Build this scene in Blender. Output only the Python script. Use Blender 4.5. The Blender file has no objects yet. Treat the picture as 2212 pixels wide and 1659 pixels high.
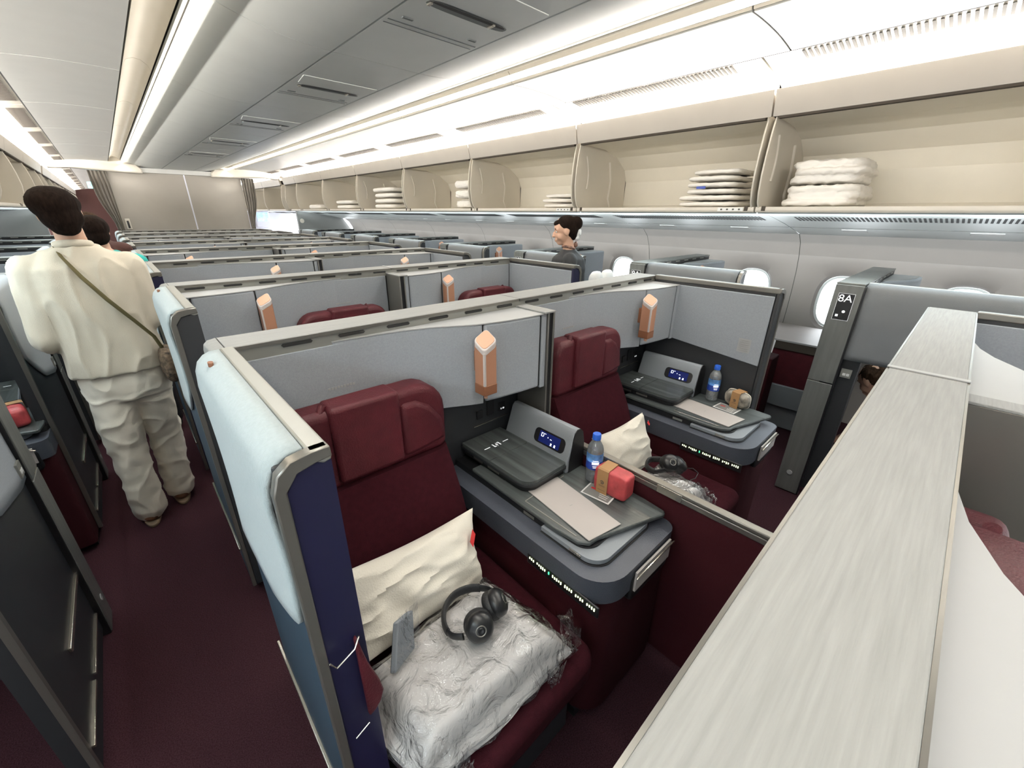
import bpy, bmesh, math, random
from mathutils import Vector, Matrix, noise
random.seed(7)
SC = bpy.context.scene
COL = SC.collection
H = 1.47                       # height of the lens above the carpet; heights below are given from the lens
CX = 1.083                     # centre line of the cabin
# ---------------------------------------------------------------- camera
cam_d = bpy.data.cameras.new('camera'); cam = bpy.data.objects.new('camera', cam_d); COL.objects.link(cam)
yaw, pitch, roll = 0.750108, 0.393957, 0.00925
fw = Vector((math.sin(yaw)*math.cos(pitch), math.cos(yaw)*math.cos(pitch), -math.sin(pitch)))
r0 = Vector((math.cos(yaw), -math.sin(yaw), 0)); u0 = r0.cross(fw)
rt = math.cos(roll)*r0 + math.sin(roll)*u0
up = -math.sin(roll)*r0 + math.cos(roll)*u0
cam.matrix_world = Matrix(((rt.x, up.x, -fw.x, 0), (rt.y, up.y, -fw.y, 0), (rt.z, up.z, -fw.z, H), (0, 0, 0, 1)))
cam_d.sensor_width = 36; cam_d.lens = 882.95/2212*36; cam_d.clip_start = 0.01; cam_d.clip_end = 100
SC.camera = cam
# ---------------------------------------------------------------- world, view
w = bpy.data.worlds.new('daylight'); SC.world = w; w.use_nodes = True
w.node_tree.nodes['Background'].inputs[0].default_value = (0.93, 0.97, 1.0, 1)
w.node_tree.nodes['Background'].inputs[1].default_value = 3.2
vs = SC.view_settings
SC.display_settings.display_device = 'sRGB'
vs.view_transform = 'Standard'; vs.look = 'None'; vs.gamma = 1; vs.use_curve_mapping = False
vs.exposure = 1.25
SC.cycles.max_bounces = 8; SC.cycles.diffuse_bounces = 5; SC.cycles.glossy_bounces = 3
SC.cycles.transparent_max_bounces = 12; SC.cycles.transmission_bounces = 6
SC.cycles.sample_clamp_indirect = 4; SC.cycles.use_denoising = True
SC.cycles.caustics_reflective = False; SC.cycles.caustics_refractive = False
# ---------------------------------------------------------------- cabin lamps (cove and wash lights and an added fill, running the length of the cabin)
def strip_light(name, x, dz, nx, nz, power, color, width=.04, y0=-2.5, y1=9.2, spread=180):
    l = bpy.data.lights.new(name, 'AREA'); l.shape = 'RECTANGLE'
    l.size = width; l.size_y = y1-y0; l.energy = power*(y1-y0); l.color = color; l.spread = math.radians(spread)
    o = bpy.data.objects.new(name, l); COL.objects.link(o)
    n = Vector((nx, 0, nz)).normalized(); zax = -n; yax = Vector((0, 1, 0)); xax = yax.cross(zax)
    o.matrix_world = Matrix(((xax.x, 0, zax.x, x), (xax.y, 1, zax.y, (y0+y1)/2), (xax.z, 0, zax.z, H+dz), (0, 0, 0, 1)))
    return o
for s_, pw in ((1, 15), (-1, 18)):
    strip_light('cove_light', CX+s_*1.583, .594, -s_*.80, .60, pw, (1, .955, .89), .04)
    strip_light('cove_light', CX+s_*1.583, .594, -s_*.80, .60, pw*.7, (1, .955, .89), .04, 9.5, 21)
    strip_light('aisle_light', CX+s_*1.635, .012, -s_*.62, -.78, 1.2, (.80, .95, 1), .03, spread=110)
    strip_light('wash_light', CX+s_*1.662, .006, s_*.99, .05, 3.2, (.88, .97, 1), .03, spread=80)
    strip_light('edge_fill', CX+s_*.679, .652, s_*.0, -1, 2.0, (1, .97, .92), .012, spread=140)  # downlight added along the LED line to brighten the seats below
LED_POWER = 4
# ---------------------------------------------------------------- materials
def mat(name, col, rough=.5, metal=0, bump=0, bscale=60, var=0, vscale=8, stretch=None, spec=.5, emit=0, ecol=None, coat=0, sheen=0):
    m = bpy.data.materials.new(name); m.use_nodes = True
    nt = m.node_tree; b = nt.nodes['Principled BSDF']
    b.inputs['Base Color'].default_value = (*col, 1); b.inputs['Roughness'].default_value = rough
    b.inputs['Metallic'].default_value = metal; b.inputs['Specular IOR Level'].default_value = spec
    b.inputs['Coat Weight'].default_value = coat; b.inputs['Sheen Weight'].default_value = sheen
    tc = nt.nodes.new('ShaderNodeTexCoord'); mp = nt.nodes.new('ShaderNodeMapping')
    nt.links.new(tc.outputs['Object'], mp.inputs[0])
    if stretch: mp.inputs['Scale'].default_value = stretch
    if bump:
        n = nt.nodes.new('ShaderNodeTexNoise'); n.inputs['Scale'].default_value = bscale; n.inputs['Detail'].default_value = 3
        nt.links.new(mp.outputs[0], n.inputs['Vector'])
        bp = nt.nodes.new('ShaderNodeBump'); bp.inputs['Strength'].default_value = bump; bp.inputs['Distance'].default_value = .004
        nt.links.new(n.outputs['Fac'], bp.inputs['Height']); nt.links.new(bp.outputs[0], b.inputs['Normal'])
    n2 = nt.nodes.new('ShaderNodeTexNoise'); n2.inputs['Scale'].default_value = vscale; n2.inputs['Detail'].default_value = 5
    nt.links.new(mp.outputs[0], n2.inputs['Vector'])
    cr = nt.nodes.new('ShaderNodeValToRGB'); v = max(var, .02)
    cr.color_ramp.elements[0].position = .3; cr.color_ramp.elements[1].position = .7
    cr.color_ramp.elements[0].color = tuple(max(0, c*(1-v)) for c in col)+(1,)
    cr.color_ramp.elements[1].color = tuple(min(1, c*(1+v)) for c in col)+(1,)
    nt.links.new(n2.outputs['Fac'], cr.inputs[0]); nt.links.new(cr.outputs[0], b.inputs['Base Color'])
    if emit:
        b.inputs['Emission Color'].default_value = (*(ecol or col), 1); b.inputs['Emission Strength'].default_value = emit
    return m
M = {}
M['ceiling'] = mat('satin ceiling plastic', (.52, .52, .50), .45)
M['ceiling_grey'] = mat('grey ceiling plastic', (.56, .575, .55), .42)
M['cream'] = mat('cream plastic', (.60, .56, .49), .42)
M['fascia'] = mat('taupe fascia plastic', (.36, .335, .30), .45)
M['binin'] = mat('bin liner', (.76, .72, .63), .5)
M['wall'] = mat('sidewall plastic', (.29, .264, .246), .5)
M['psu'] = mat('service panel plastic', (.55, .58, .57), .35)
M['seam'] = mat('dark seam', (.06, .06, .055), .7)
M['slot'] = mat('vent slot', (.015, .015, .015), .8)
M['slot_warm'] = mat('vent slot warm', (.05, .04, .03), .8)
M['carpet'] = mat('carpet', (.048, .020, .026), .95, bump=1, bscale=500, var=.5, vscale=300, spec=.06)
M['cap'] = mat('brushed cap laminate', (.262, .265, .258), .55, spec=.3, bump=.25, bscale=60, var=.10, vscale=45, stretch=(.22, 5, 5))
M['cap_dark'] = mat('dark brushed laminate', (.17, .175, .165), .38, bump=.2, bscale=60, var=.15, vscale=40, stretch=(1, 1, .08), metal=.3)
M['edge'] = mat('grey edge trim', (.33, .33, .30), .35, metal=.5)
M['chrome'] = mat('polished trim', (.62, .58, .50), .22, metal=.9)
M['pewter'] = mat('pewter trim', (.22, .21, .19), .32, metal=.7)
M['panel_dim'] = mat('dimmed grey woven panel', (.19, .20, .21), .9, spec=.15, bump=.3, bscale=700)  # darker copy of the woven panel, to dim the window side wings
M['panel'] = mat('grey woven panel', (.31, .337, .368), .8, bump=.35, bscale=700, var=.06, vscale=200, sheen=.15)
M['fabric'] = mat('pale blue grey fabric', (.36, .42, .435), .85, bump=.35, bscale=700, var=.05, vscale=150, sheen=.2)
M['shelf'] = mat('pale plastic shelf', (.36, .365, .365), .5)
M['dark'] = mat('charcoal plastic', (.022, .024, .027), .45)
M['black'] = mat('black plastic', (.008, .008, .009), .4)
M['navy'] = mat('navy lacquer', (.009, .009, .036), .4)
M['teal'] = mat('blue grey lower panel', (.022, .045, .070), .55)
M['leather'] = mat('burgundy leather', (.068, .010, .015), .48, spec=.28, bump=.35, bscale=260, var=.15, vscale=20)
M['burg'] = mat('burgundy cloth', (.032, .0055, .009), .9, bump=.5, bscale=600, var=.12, vscale=60, spec=.08)
M['burgw'] = mat('burgundy liner', (.036, .006, .009), .75, spec=.15, bump=.2, bscale=300)
M['pad'] = mat('slate leather', (.060, .067, .085), .42, bump=.3, bscale=300, var=.1)
M['table'] = mat('dark ash laminate', (.065, .074, .073), .33, bump=.3, bscale=40, var=.4, vscale=40, stretch=(1.4, .05, 1))
M['housing'] = mat('grey leatherette', (.23, .25, .27), .5, bump=.2, bscale=400)
M['copper'] = mat('copper lamp shade', (.50, .25, .155), .4, metal=.25)
M['copper2'] = mat('lamp foot', (.27, .115, .06), .4, metal=.3)
M['lampcap'] = mat('lamp top', (.62, .36, .24), .5)
M['lampwhite'] = mat('lamp diffuser', (.55, .50, .48), .45)
M['white'] = mat('white cloth', (.70, .655, .56), .85, bump=.25, bscale=250, var=.04, sheen=.2)
M['duvet_bright'] = mat('brightened white duvet', (.82, .79, .74), .75, bump=.3, bscale=60, var=.03)  # lighter copy of the white duvet, to brighten the bedding in the bins
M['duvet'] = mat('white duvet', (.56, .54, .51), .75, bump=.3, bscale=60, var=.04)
M['card'] = mat('grey paper', (.42, .385, .36), .7)
M['paper'] = mat('white paper', (.75, .75, .73), .6)
M['greycard'] = mat('printed grey card', (.20, .20, .19), .5)
M['kraft'] = mat('kraft paper', (.36, .20, .085), .7, bump=.1, bscale=200)
M['red'] = mat('red organza', (.40, .055, .06), .45, bump=.6, bscale=60, var=.35, vscale=25)
M['redsat'] = mat('red print', (.55, .03, .03), .5)
M['floral'] = mat('grey floral cloth', (.20, .18, .15), .6, var=.9, vscale=30, bump=.3, bscale=40)
M['phone'] = mat('black headphone plastic', (.010, .010, .011), .33)
M['phonepad'] = mat('ear cushion', (.012, .012, .013), .55, bump=.2, bscale=300)
M['screen'] = mat('display glass', (.006, .008, .02), .15, emit=.3, ecol=(.010, .018, .13))
M['glow'] = mat('display marks', (.8, .85, 1), .4, emit=1.4, ecol=(.8, .88, 1))
M['dotw'] = mat('lit legend', (.9, 1, .7), .4, emit=1.5, ecol=(.85, 1, .55))
M['dotg'] = mat('lit green legend', (.1, 1, .3), .4, emit=1.6, ecol=(.05, 1, .25))
M['signw'] = mat('glowing sign print', (.85, .87, .88), .5, emit=.25)  # pale print with a faint glow added to its colour
M['exit'] = mat('exit lamp', (.2, .9, .8), .4, emit=1.6, ecol=(.25, 1, .9))
M['led'] = mat('led strip', (1, .95, .85), .4, emit=LED_POWER, ecol=(1, .94, .84))
M['curtain'] = mat('taupe curtain', (.17, .155, .135), .9, bump=.3, bscale=300, var=.1)
M['bulk'] = mat('bulkhead cloth', (.34, .315, .28), .75, bump=.2, bscale=300)
M['skin'] = mat('skin', (.55, .33, .23), .5, var=.05)
M['hair'] = mat('dark hair', (.010, .006, .0045), .9, spec=.08, bump=.3, bscale=160, stretch=(1, 1, .25), var=.5, vscale=120)
M['hairb'] = mat('brown hair', (.04, .022, .013), .85, spec=.1, bump=1, bscale=200, stretch=(1, 1, .25), var=.5, vscale=90)
M['beige'] = mat('cream cotton shirt', (.64, .58, .47), .9, bump=.4, bscale=500, var=.04, sheen=.2)
M['trouser'] = mat('stone cotton trousers', (.86, .79, .67), .9, bump=.4, bscale=500, var=.05, sheen=.2)
M['strap'] = mat('olive webbing', (.085, .07, .025), .8)
M['shoe'] = mat('tan suede', (.15, .07, .035), .8, bump=.4, bscale=300)
M['sole'] = mat('pale sole', (.20, .14, .09), .7)
M['bagm'] = mat('patterned bag', (.10, .07, .045), .8, var=.9, vscale=60)
M['tealc'] = mat('turquoise cotton', (.03, .42, .38), .8)
M['brownc'] = mat('dark brown cloth', (.05, .014, .010), .8)
M['uniform'] = mat('black uniform', (.016, .017, .019), .8, bump=.2, bscale=400)
M['scarf'] = mat('patterned scarf', (.22, .12, .09), .6, var=.9, vscale=50)
M['blue'] = mat('blue cap plastic', (.02, .11, .55), .4)
M['label'] = mat('bottle label', (.10, .26, .60), .45, var=.75, vscale=25)
M['labeld'] = mat('dark blue label', (.015, .05, .32), .45)
M['greyp'] = mat('grey partition', (.20, .205, .20), .6)
M['hatch'] = mat('hatch recess', (.10, .11, .11), .6)
M['cabw'] = mat('white cabin trim', (.70, .70, .78), .5)
def clear(name, tint, gloss, rough=.08, bump=0, bscale=40):
    m = bpy.data.materials.new(name); m.use_nodes = True; nt = m.node_tree; nt.nodes.clear()
    o = nt.nodes.new('ShaderNodeOutputMaterial'); mx = nt.nodes.new('ShaderNodeMixShader')
    t = nt.nodes.new('ShaderNodeBsdfTransparent'); g = nt.nodes.new('ShaderNodeBsdfGlossy')
    lw = nt.nodes.new('ShaderNodeLayerWeight'); lw.inputs['Blend'].default_value = gloss
    t.inputs[0].default_value = (*tint, 1); g.inputs['Roughness'].default_value = rough
    nt.links.new(lw.outputs['Facing' if bump else 'Fresnel'], mx.inputs[0]); nt.links.new(t.outputs[0], mx.inputs[1]); nt.links.new(g.outputs[0], mx.inputs[2])
    if bump:
        tc = nt.nodes.new('ShaderNodeTexCoord'); n = nt.nodes.new('ShaderNodeTexNoise'); n.inputs['Scale'].default_value = bscale
        n.inputs['Detail'].default_value = 4; n.inputs['Distortion'].default_value = 1.5
        b = nt.nodes.new('ShaderNodeBump'); b.inputs['Strength'].default_value = bump; b.inputs['Distance'].default_value = .02
        nt.links.new(tc.outputs['Object'], n.inputs['Vector']); nt.links.new(n.outputs['Fac'], b.inputs['Height'])
        nt.links.new(b.outputs[0], g.inputs['Normal']); nt.links.new(b.outputs[0], lw.inputs['Normal'])
    nt.links.new(mx.outputs[0], o.inputs[0]); return m
M['pane'] = clear('window pane', (.96, .98, 1), .15)
def lit_clear(name, tint, amount, rough):  # white diffuse mixed in stands for light refracted through bottle and water
    m = clear(name, tint, .5, rough); nt = m.node_tree; o = [n for n in nt.nodes if n.type == 'OUTPUT_MATERIAL'][0]
    src = o.inputs[0].links[0].from_socket; d = nt.nodes.new('ShaderNodeBsdfDiffuse'); d.inputs[0].default_value = (.85, .90, .93, 1)
    mx = nt.nodes.new('ShaderNodeMixShader'); mx.inputs[0].default_value = amount
    nt.links.new(src, mx.inputs[1]); nt.links.new(d.outputs[0], mx.inputs[2]); nt.links.new(mx.outputs[0], o.inputs[0]); return m
M['pet'] = lit_clear('clear bottle', (.98, .99, 1), .16, .08)
M['water'] = lit_clear('water', (.97, .985, 1), .10, .05)
M['film'] = clear('clear plastic film', (.95, .95, .96), .36, .10, 1.0, 16)
# ---------------------------------------------------------------- mesh builder
class MB:
    def __init__(s): s.v = []; s.f = []; s.sm = []
    def add(s, v, f, smooth=False):
        k = len(s.v); s.v += [tuple(p) for p in v]; s.f += [tuple(i+k for i in q) for q in f]; s.sm += [smooth]*len(f); return s
    def box(s, x0, x1, y0, y1, z0, z1):
        return s.add([(x0,y0,z0),(x1,y0,z0),(x1,y1,z0),(x0,y1,z0),(x0,y0,z1),(x1,y0,z1),(x1,y1,z1),(x0,y1,z1)],
                     [(0,3,2,1),(4,5,6,7),(0,1,5,4),(1,2,6,5),(2,3,7,6),(3,0,4,7)])
    def prism(s, pts, ax, a0, a1, smooth=False):
        n = len(pts)
        def P(p, a): return {'x': (a, p[0], p[1]), 'y': (p[0], a, p[1]), 'z': (p[0], p[1], a)}[ax]
        v = [P(p, a0) for p in pts]+[P(p, a1) for p in pts]
        s.add(v, [(i, (i+1) % n, (i+1) % n+n, i+n) for i in range(n)], smooth)
        return s.add(v, [tuple(range(n))[::-1], tuple(range(n, 2*n))])
    def sheet(s, prof, ax, a0, a1, th, steps=1, smooth=True):
        """open profile thickened by th, extruded"""
        pts = [Vector(p) for p in prof]; off = []
        for i, p in enumerate(pts):
            d = (pts[min(i+1, len(pts)-1)]-pts[max(i-1, 0)]).normalized(); off.append(p+Vector((-d.y, d.x))*th)
        return s.prism([tuple(p) for p in pts]+[tuple(p) for p in off[::-1]], ax, a0, a1, False)
    def lathe(s, prof, c=(0, 0, 0), seg=24, rot=None):
        v = []; n = len(prof)
        for j in range(seg):
            a = 2*math.pi*j/seg
            for r, z in prof: v.append(Vector((r*math.cos(a), r*math.sin(a), z)))
        if rot is not None: v = [rot @ p for p in v]
        v = [p+Vector(c) for p in v]
        f = [(j*n+i, ((j+1) % seg)*n+i, ((j+1) % seg)*n+i+1, j*n+i+1) for j in range(seg) for i in range(n-1)]
        return s.add(v, f, True)
    def tube(s, pts, r, seg=10, cap=True, flat=1.0, upv=None):
        pts = [Vector(p) for p in pts]; v = []; n = len(pts)
        rs = r if isinstance(r, (list, tuple)) else [r]*n
        prev = None
        for i, p in enumerate(pts):
            d = (pts[min(i+1, n-1)]-pts[max(i-1, 0)]).normalized()
            a = Vector(upv) if upv else Vector((0, 0, 1)) if abs(d.z) < .9 else Vector((1, 0, 0))
            if prev is not None and not upv: a = prev
            x = (a-d*a.dot(d)).normalized(); y = d.cross(x); prev = x
            for j in range(seg):
                t = 2*math.pi*j/seg; v.append(p+x*math.cos(t)*rs[i]*flat+y*math.sin(t)*rs[i])
        f = [(i*seg+j, i*seg+(j+1) % seg, (i+1)*seg+(j+1) % seg, (i+1)*seg+j) for i in range(n-1) for j in range(seg)]
        s.add(v, f, True)
        if cap: s.add(v, [tuple(range(seg))[::-1], tuple(range((n-1)*seg, n*seg))])
        return s
    def ball(s, c, r, seg=20, rings=12, rot=None, power=1.0):
        """ellipsoid or squared pillow shape"""
        r = (r, r, r) if isinstance(r, (int, float)) else r; v = []
        sg = lambda t: math.copysign(abs(t)**power, t)
        for i in range(rings+1):
            ph = math.pi*i/rings-math.pi/2
            for j in range(seg):
                a = 2*math.pi*j/seg
                p = Vector((r[0]*sg(math.cos(ph))*sg(math.cos(a)), r[1]*sg(math.cos(ph))*sg(math.sin(a)), r[2]*sg(math.sin(ph))))
                if rot is not None: p = rot @ p
                v.append(p+Vector(c))
        f = [(i*seg+j, i*seg+(j+1) % seg, (i+1)*seg+(j+1) % seg, (i+1)*seg+j) for i in range(rings) for j in range(seg)]
        return s.add(v, f, True)
    def limb(s, a, b, ra, rb, seg=14):
        a = Vector(a); b = Vector(b); d = (b-a).normalized(); L = (b-a).length
        pts = []; rs = []
        for t in (-1, -.7, -.35, 0): pts.append(a+d*ra*t); rs.append(ra*math.sqrt(max(.0, 1-t*t))+.001)
        for t in (.33, .66): pts.append(a+d*L*t); rs.append(ra+(rb-ra)*t)
        for t in (0, .35, .7, 1): pts.append(b+d*rb*t); rs.append(rb*math.sqrt(max(0, 1-t*t))+.001)
        return s.tube(pts, rs, seg)
    def grid(s, fn, nu, nv, smooth=True):
        v = [fn(i/nu, j/nv) for i in range(nu+1) for j in range(nv+1)]
        return s.add(v, [(i*(nv+1)+j, (i+1)*(nv+1)+j, (i+1)*(nv+1)+j+1, i*(nv+1)+j+1) for i in range(nu) for j in range(nv)], smooth)
    def quad(s, a, b, c, d, t=(0, 0, .001)):
        a, b, c, d = map(Vector, (a, b, c, d)); t = Vector(t)
        return s.add([a, b, c, d, a+t, b+t, c+t, d+t], [(3,2,1,0),(4,5,6,7),(0,1,5,4),(1,2,6,5),(2,3,7,6),(3,0,4,7)])
ORG = {}
MIR = [None]                   # mirror plane x for building the handed version of a suite
def link_mesh(name, mb, m, parent=None, bevel=0, seg=2, sub=0, world=False, fix=True):
    if MIR[0] is not None: mb.v = [(2*MIR[0]-p[0], p[1], p[2]) for p in mb.v]
    me = bpy.data.meshes.new(name)
    off = Vector((0, 0, H)) if not world else Vector((0, 0, 0))
    if parent is not None: off = off-ORG[parent.name]
    me.from_pydata([tuple(Vector(p)+off) for p in mb.v], [], mb.f)
    if fix:
        bm = bmesh.new(); bm.from_mesh(me); bmesh.ops.remove_doubles(bm, verts=bm.verts, dist=1e-5)
        bmesh.ops.recalc_face_normals(bm, faces=bm.faces)
        bm.to_mesh(me); bm.free()
    o = bpy.data.objects.new(name, me); COL.objects.link(o); me.materials.append(m)
    if not fix or True:
        smooth = any(mb.sm)
        for p in me.polygons: p.use_smooth = smooth or bevel > 0
        if smooth or bevel > 0:
            try: me.set_sharp_from_angle(angle=math.radians(38))
            except Exception: pass
    if bevel:
        b = o.modifiers.new('bevel', 'BEVEL'); b.width = bevel; b.segments = seg; b.limit_method = 'ANGLE'; b.angle_limit = math.radians(35)
    if sub:
        b = o.modifiers.new('subdivision', 'SUBSURF'); b.levels = sub; b.render_levels = sub
    if parent is not None:
        o.parent = parent; ORG[o.name] = ORG[parent.name]
    else: ORG[o.name] = Vector((0, 0, 0))
    return o
part = link_mesh
def thing(name, label, cat, loc=(0, 0, 0), group=None):
    o = bpy.data.objects.new(name, None); COL.objects.link(o); o.empty_display_size = .05
    if MIR[0] is not None: loc = (2*MIR[0]-loc[0], loc[1], loc[2])
    o.location = loc; ORG[o.name] = Vector(loc); o['label'] = label; o['category'] = cat
    if group: o['group'] = group
    return o
def tag(o, label, cat, group=None, kind=None):
    o['label'] = label; o['category'] = cat
    if group: o['group'] = group
    if kind: o['kind'] = kind
    return o
def struct(name, mb, m, parent=None, **k):
    o = link_mesh(name, mb, m, parent, **k)
    if parent is None: o['kind'] = 'structure'
    return o
def clone(root, d, label=None, group=None):
    def rec(o, par):
        c = o.copy(); COL.objects.link(c); c.parent = par
        for ch in list(o.children): rec(ch, c)
        return c
    r = rec(root, None); r.location = Vector(root.location)+Vector(d)
    if label: r['label'] = label
    if group: r['group'] = group
    return r
def text_mb(txt, size, origin, ux, uy, thick=.0006):
    cu = bpy.data.curves.new('lettering', 'FONT'); cu.body = txt; cu.size = size; cu.extrude = thick
    o = bpy.data.objects.new('lettering', cu); COL.objects.link(o)
    bpy.context.view_layer.update()
    me = bpy.data.meshes.new_from_object(o.evaluated_get(bpy.context.evaluated_depsgraph_get()))
    ux = Vector(ux).normalized(); uy = Vector(uy).normalized(); uz = ux.cross(uy); mb = MB()
    mb.add([Vector(origin)+ux*v.co.x+uy*v.co.y+uz*v.co.z for v in me.vertices], [tuple(p.vertices) for p in me.polygons])
    bpy.data.objects.remove(o); bpy.data.curves.remove(cu); return mb
def bake(o, mods):
    """apply a list of (type, settings) to the object's mesh"""
    for t, kw in mods:
        m = o.modifiers.new(t.lower(), t)
        for k, v in kw.items(): setattr(m, k, v)
    bpy.context.view_layer.update()
    me = bpy.data.meshes.new_from_object(o.evaluated_get(bpy.context.evaluated_depsgraph_get()))
    o.modifiers.clear(); ms = [m for m in o.data.materials]; o.data = me
    if not me.materials: me.materials.append(ms[0])
    for p in me.polygons: p.use_smooth = True
    return o
def blob(name, mb, m, parent, voxel=.01, smooth=4, fold=0, fscale=8, seed=0, stretch=(1, 1, .35), grow=0):
    """one continuous body or garment grown out of overlapping limbs"""
    o = link_mesh(name, mb, m, parent, fix=False)
    bake(o, [('REMESH', dict(mode='VOXEL', voxel_size=voxel)), ('SMOOTH', dict(factor=.6, iterations=smooth))])
    if fold:
        me = o.data; nrm = [v.normal.copy() for v in me.vertices]
        for v, n in zip(me.vertices, nrm):
            q = Vector((v.co.x*stretch[0]+seed, v.co.y*stretch[1], v.co.z*stretch[2]))*fscale
            r = 1-abs(noise.noise(q))*2; r2 = noise.noise(q*2.3+Vector((5, 3, 1)))
            v.co += n*(fold*(r*r*r*.7+.35*r2)+grow)
    return o
def zl(y): return y
# ================================================================ THE CABIN SHELL
PITCH = 1.27
JY = [.905+PITCH*k for k in range(-3, 7)]          # bin and side panel joints
CJ = [.79+PITCH*k for k in range(-2, 17)]          # ceiling joints
Y0, Y1 = -3.5, 21.5
mb = MB(); mb.box(-1.75, 3.95, Y0, Y1, -1.57, -1.47); struct('floor', mb, M['carpet'])
def mir(pts, s):   # mirror a profile given as (distance from centre line, dz)
    return [(CX+s*d, z) for d, z in pts]
# central ceiling
mb = MB()
def slab(mb, prof, y0, y1, th=.012): mb.sheet(prof, 'y', y0, y1, th)
for y0, y1 in zip(CJ[:-1], CJ[1:]):
    if y0 > 9.3: continue
    mb.prism([(CX-.203, .62), (CX+.203, .62), (CX+.203, .64), (CX-.203, .64)], 'y', y0+.002, min(y1, 9.35)-.002)
struct('ceiling', mb, M['ceiling_grey'])
for s in (-1, 1):
    mb = MB()
    prof = [(.211+.461*i/14, .620+.085*(i/14)**2.1) for i in range(15)]
    for y0, y1 in zip(CJ[:-1], CJ[1:]):
        if y0 > 9.3: continue
        P = mir(prof, s); mb.prism(P+[(x, z+.015) for x, z in P[::-1]], 'y', y0+.002, min(y1, 9.35)-.002, True)
    struct('ceiling_right' if s > 0 else 'ceiling_left', mb, M['ceiling_grey'])
    # rounded trough beside the led strip
    mb = MB(); prof = [(.690, .700), (.70, .728), (.725, .747), (.755, .750), (.785, .738), (.806, .712), (.816, .684)]
    for y0, y1 in zip(CJ[:-1], CJ[1:]):
        if y0 > 9.3: continue
        P = mir(prof, s); mb.prism(P+[(x, z+.02) for x, z in P[::-1]], 'y', y0+.003, min(y1, 9.35)-.003, True)
    struct('trim_1' if s < 0 else 'trim_2', mb, M['cream'])
    # backing above everything (closes the gaps)
    mb = MB(); P = mir([(0, .76), (.66, .765), (1.35, .80), (1.9, .80), (1.9, .82), (0, .82)], s); mb.prism(P, 'y', Y0, Y1)
    struct('ceiling_back', mb, M['seam'])
    # led line
    mb = MB(); P = mir([(.674, .655), (.684, .655), (.684, .674), (.674, .674)], s); mb.prism(P, 'y', -2.3, 9.3)
    led = link_mesh('led_strip', mb, M['led']); tag(led, 'thin bright light line along the %s edge of the grey central ceiling' % ('left' if s < 0 else 'right'), 'light strip')
    if s > 0:   # small cream beam under the right strip edge
        pass
    mb = MB(); P = mir([(.686, .650), (.692, .650), (.692, .660), (.686, .660)], s); mb.prism(P, 'y', -2.5, 9.35); struct('trim_3' if s < 0 else 'trim_4', mb, M['cream'])
    # flat white aisle ceiling
    mb = MB()
    for y0, y1 in zip(CJ[:-1], CJ[1:]):
        if y1 < 9.4: a, b = y0, y1
        elif y0 > 9.2: a, b = y0, y1
        else: a, b = y0, y1
        P = mir([(.824, .680), (.90, .6825), (.98, .683), (1.06, .6815), (1.14, .678), (1.22, .6715), (1.284, .664), (1.284, .69), (.824, .71)], s); mb.prism(P, 'y', a+.0035, b-.0035, True)
    struct('ceiling_aisle_%s' % ('right' if s > 0 else 'left'), mb, M['ceiling'])
    # vent panel curving down behind the bin fascia
    prof = [(1.292, .664), (1.36, .655), (1.43, .645), (1.50, .634), (1.56, .622), (1.60, .600), (1.605, .55)]
    for k, (y0, y1) in enumerate(zip(JY[:-1]+[8.525+1.27*i for i in range(10)], JY[1:]+[8.525+1.27*i for i in range(1, 11)])):
        mb = MB(); P = mir(prof, s); mb.prism(P+[(x+.0*s, z+.015) for x, z in P[::-1]], 'y', y0+.005, y1-.005, True)
        v = thing('ceiling_vent', 'curved white cove panel with slotted vent above %s bin, %s the aisle' % (['an unseen', 'the rear unseen', 'the nearest', 'the second', 'the third', 'the fourth', 'the fifth', 'the sixth', 'the seventh', 'the eighth', 'the ninth', 'the tenth', 'the eleventh', 'the twelfth', 'the thirteenth', 'the fourteenth', 'the fifteenth', 'the sixteenth', 'the seventeenth', 'the eighteenth', 'the nineteenth'][k], 'right of' if s > 0 else 'left of'), 'ceiling vent', (CX+s*1.42, (y0+y1)/2, H+.60), 'cove vent panels above the overhead bins')
        part('panel', mb, M['cream'], v)
        g = MB(); n = 46; a = y0+.14; b = y1-.14
        q0 = Vector((1.308, .6615)); q1 = Vector((1.392, .6508)); dn = Vector((-.13, -1)).normalized()
        for i in range(n):
            yy = a+(b-a)*i/n
            pts = [(q0+dn*.0015), (q1+dn*.0015), (q1-dn*.002), (q0-dn*.002)]
            g.prism(mir([tuple(p) for p in pts], s), 'y', yy, yy+(b-a)/n*.45)
        part('grille', g, M['slot_warm'], v)
        g = MB(); g.prism(mir([(1.2845, .6645), (1.2915, .6635), (1.2915, .670), (1.2845, .670)], s), 'y', y0+.003, y1-.003); part('gap_shade', g, M['slot'], v)  # dark strip laid in the panel gap to paint its shade
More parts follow.
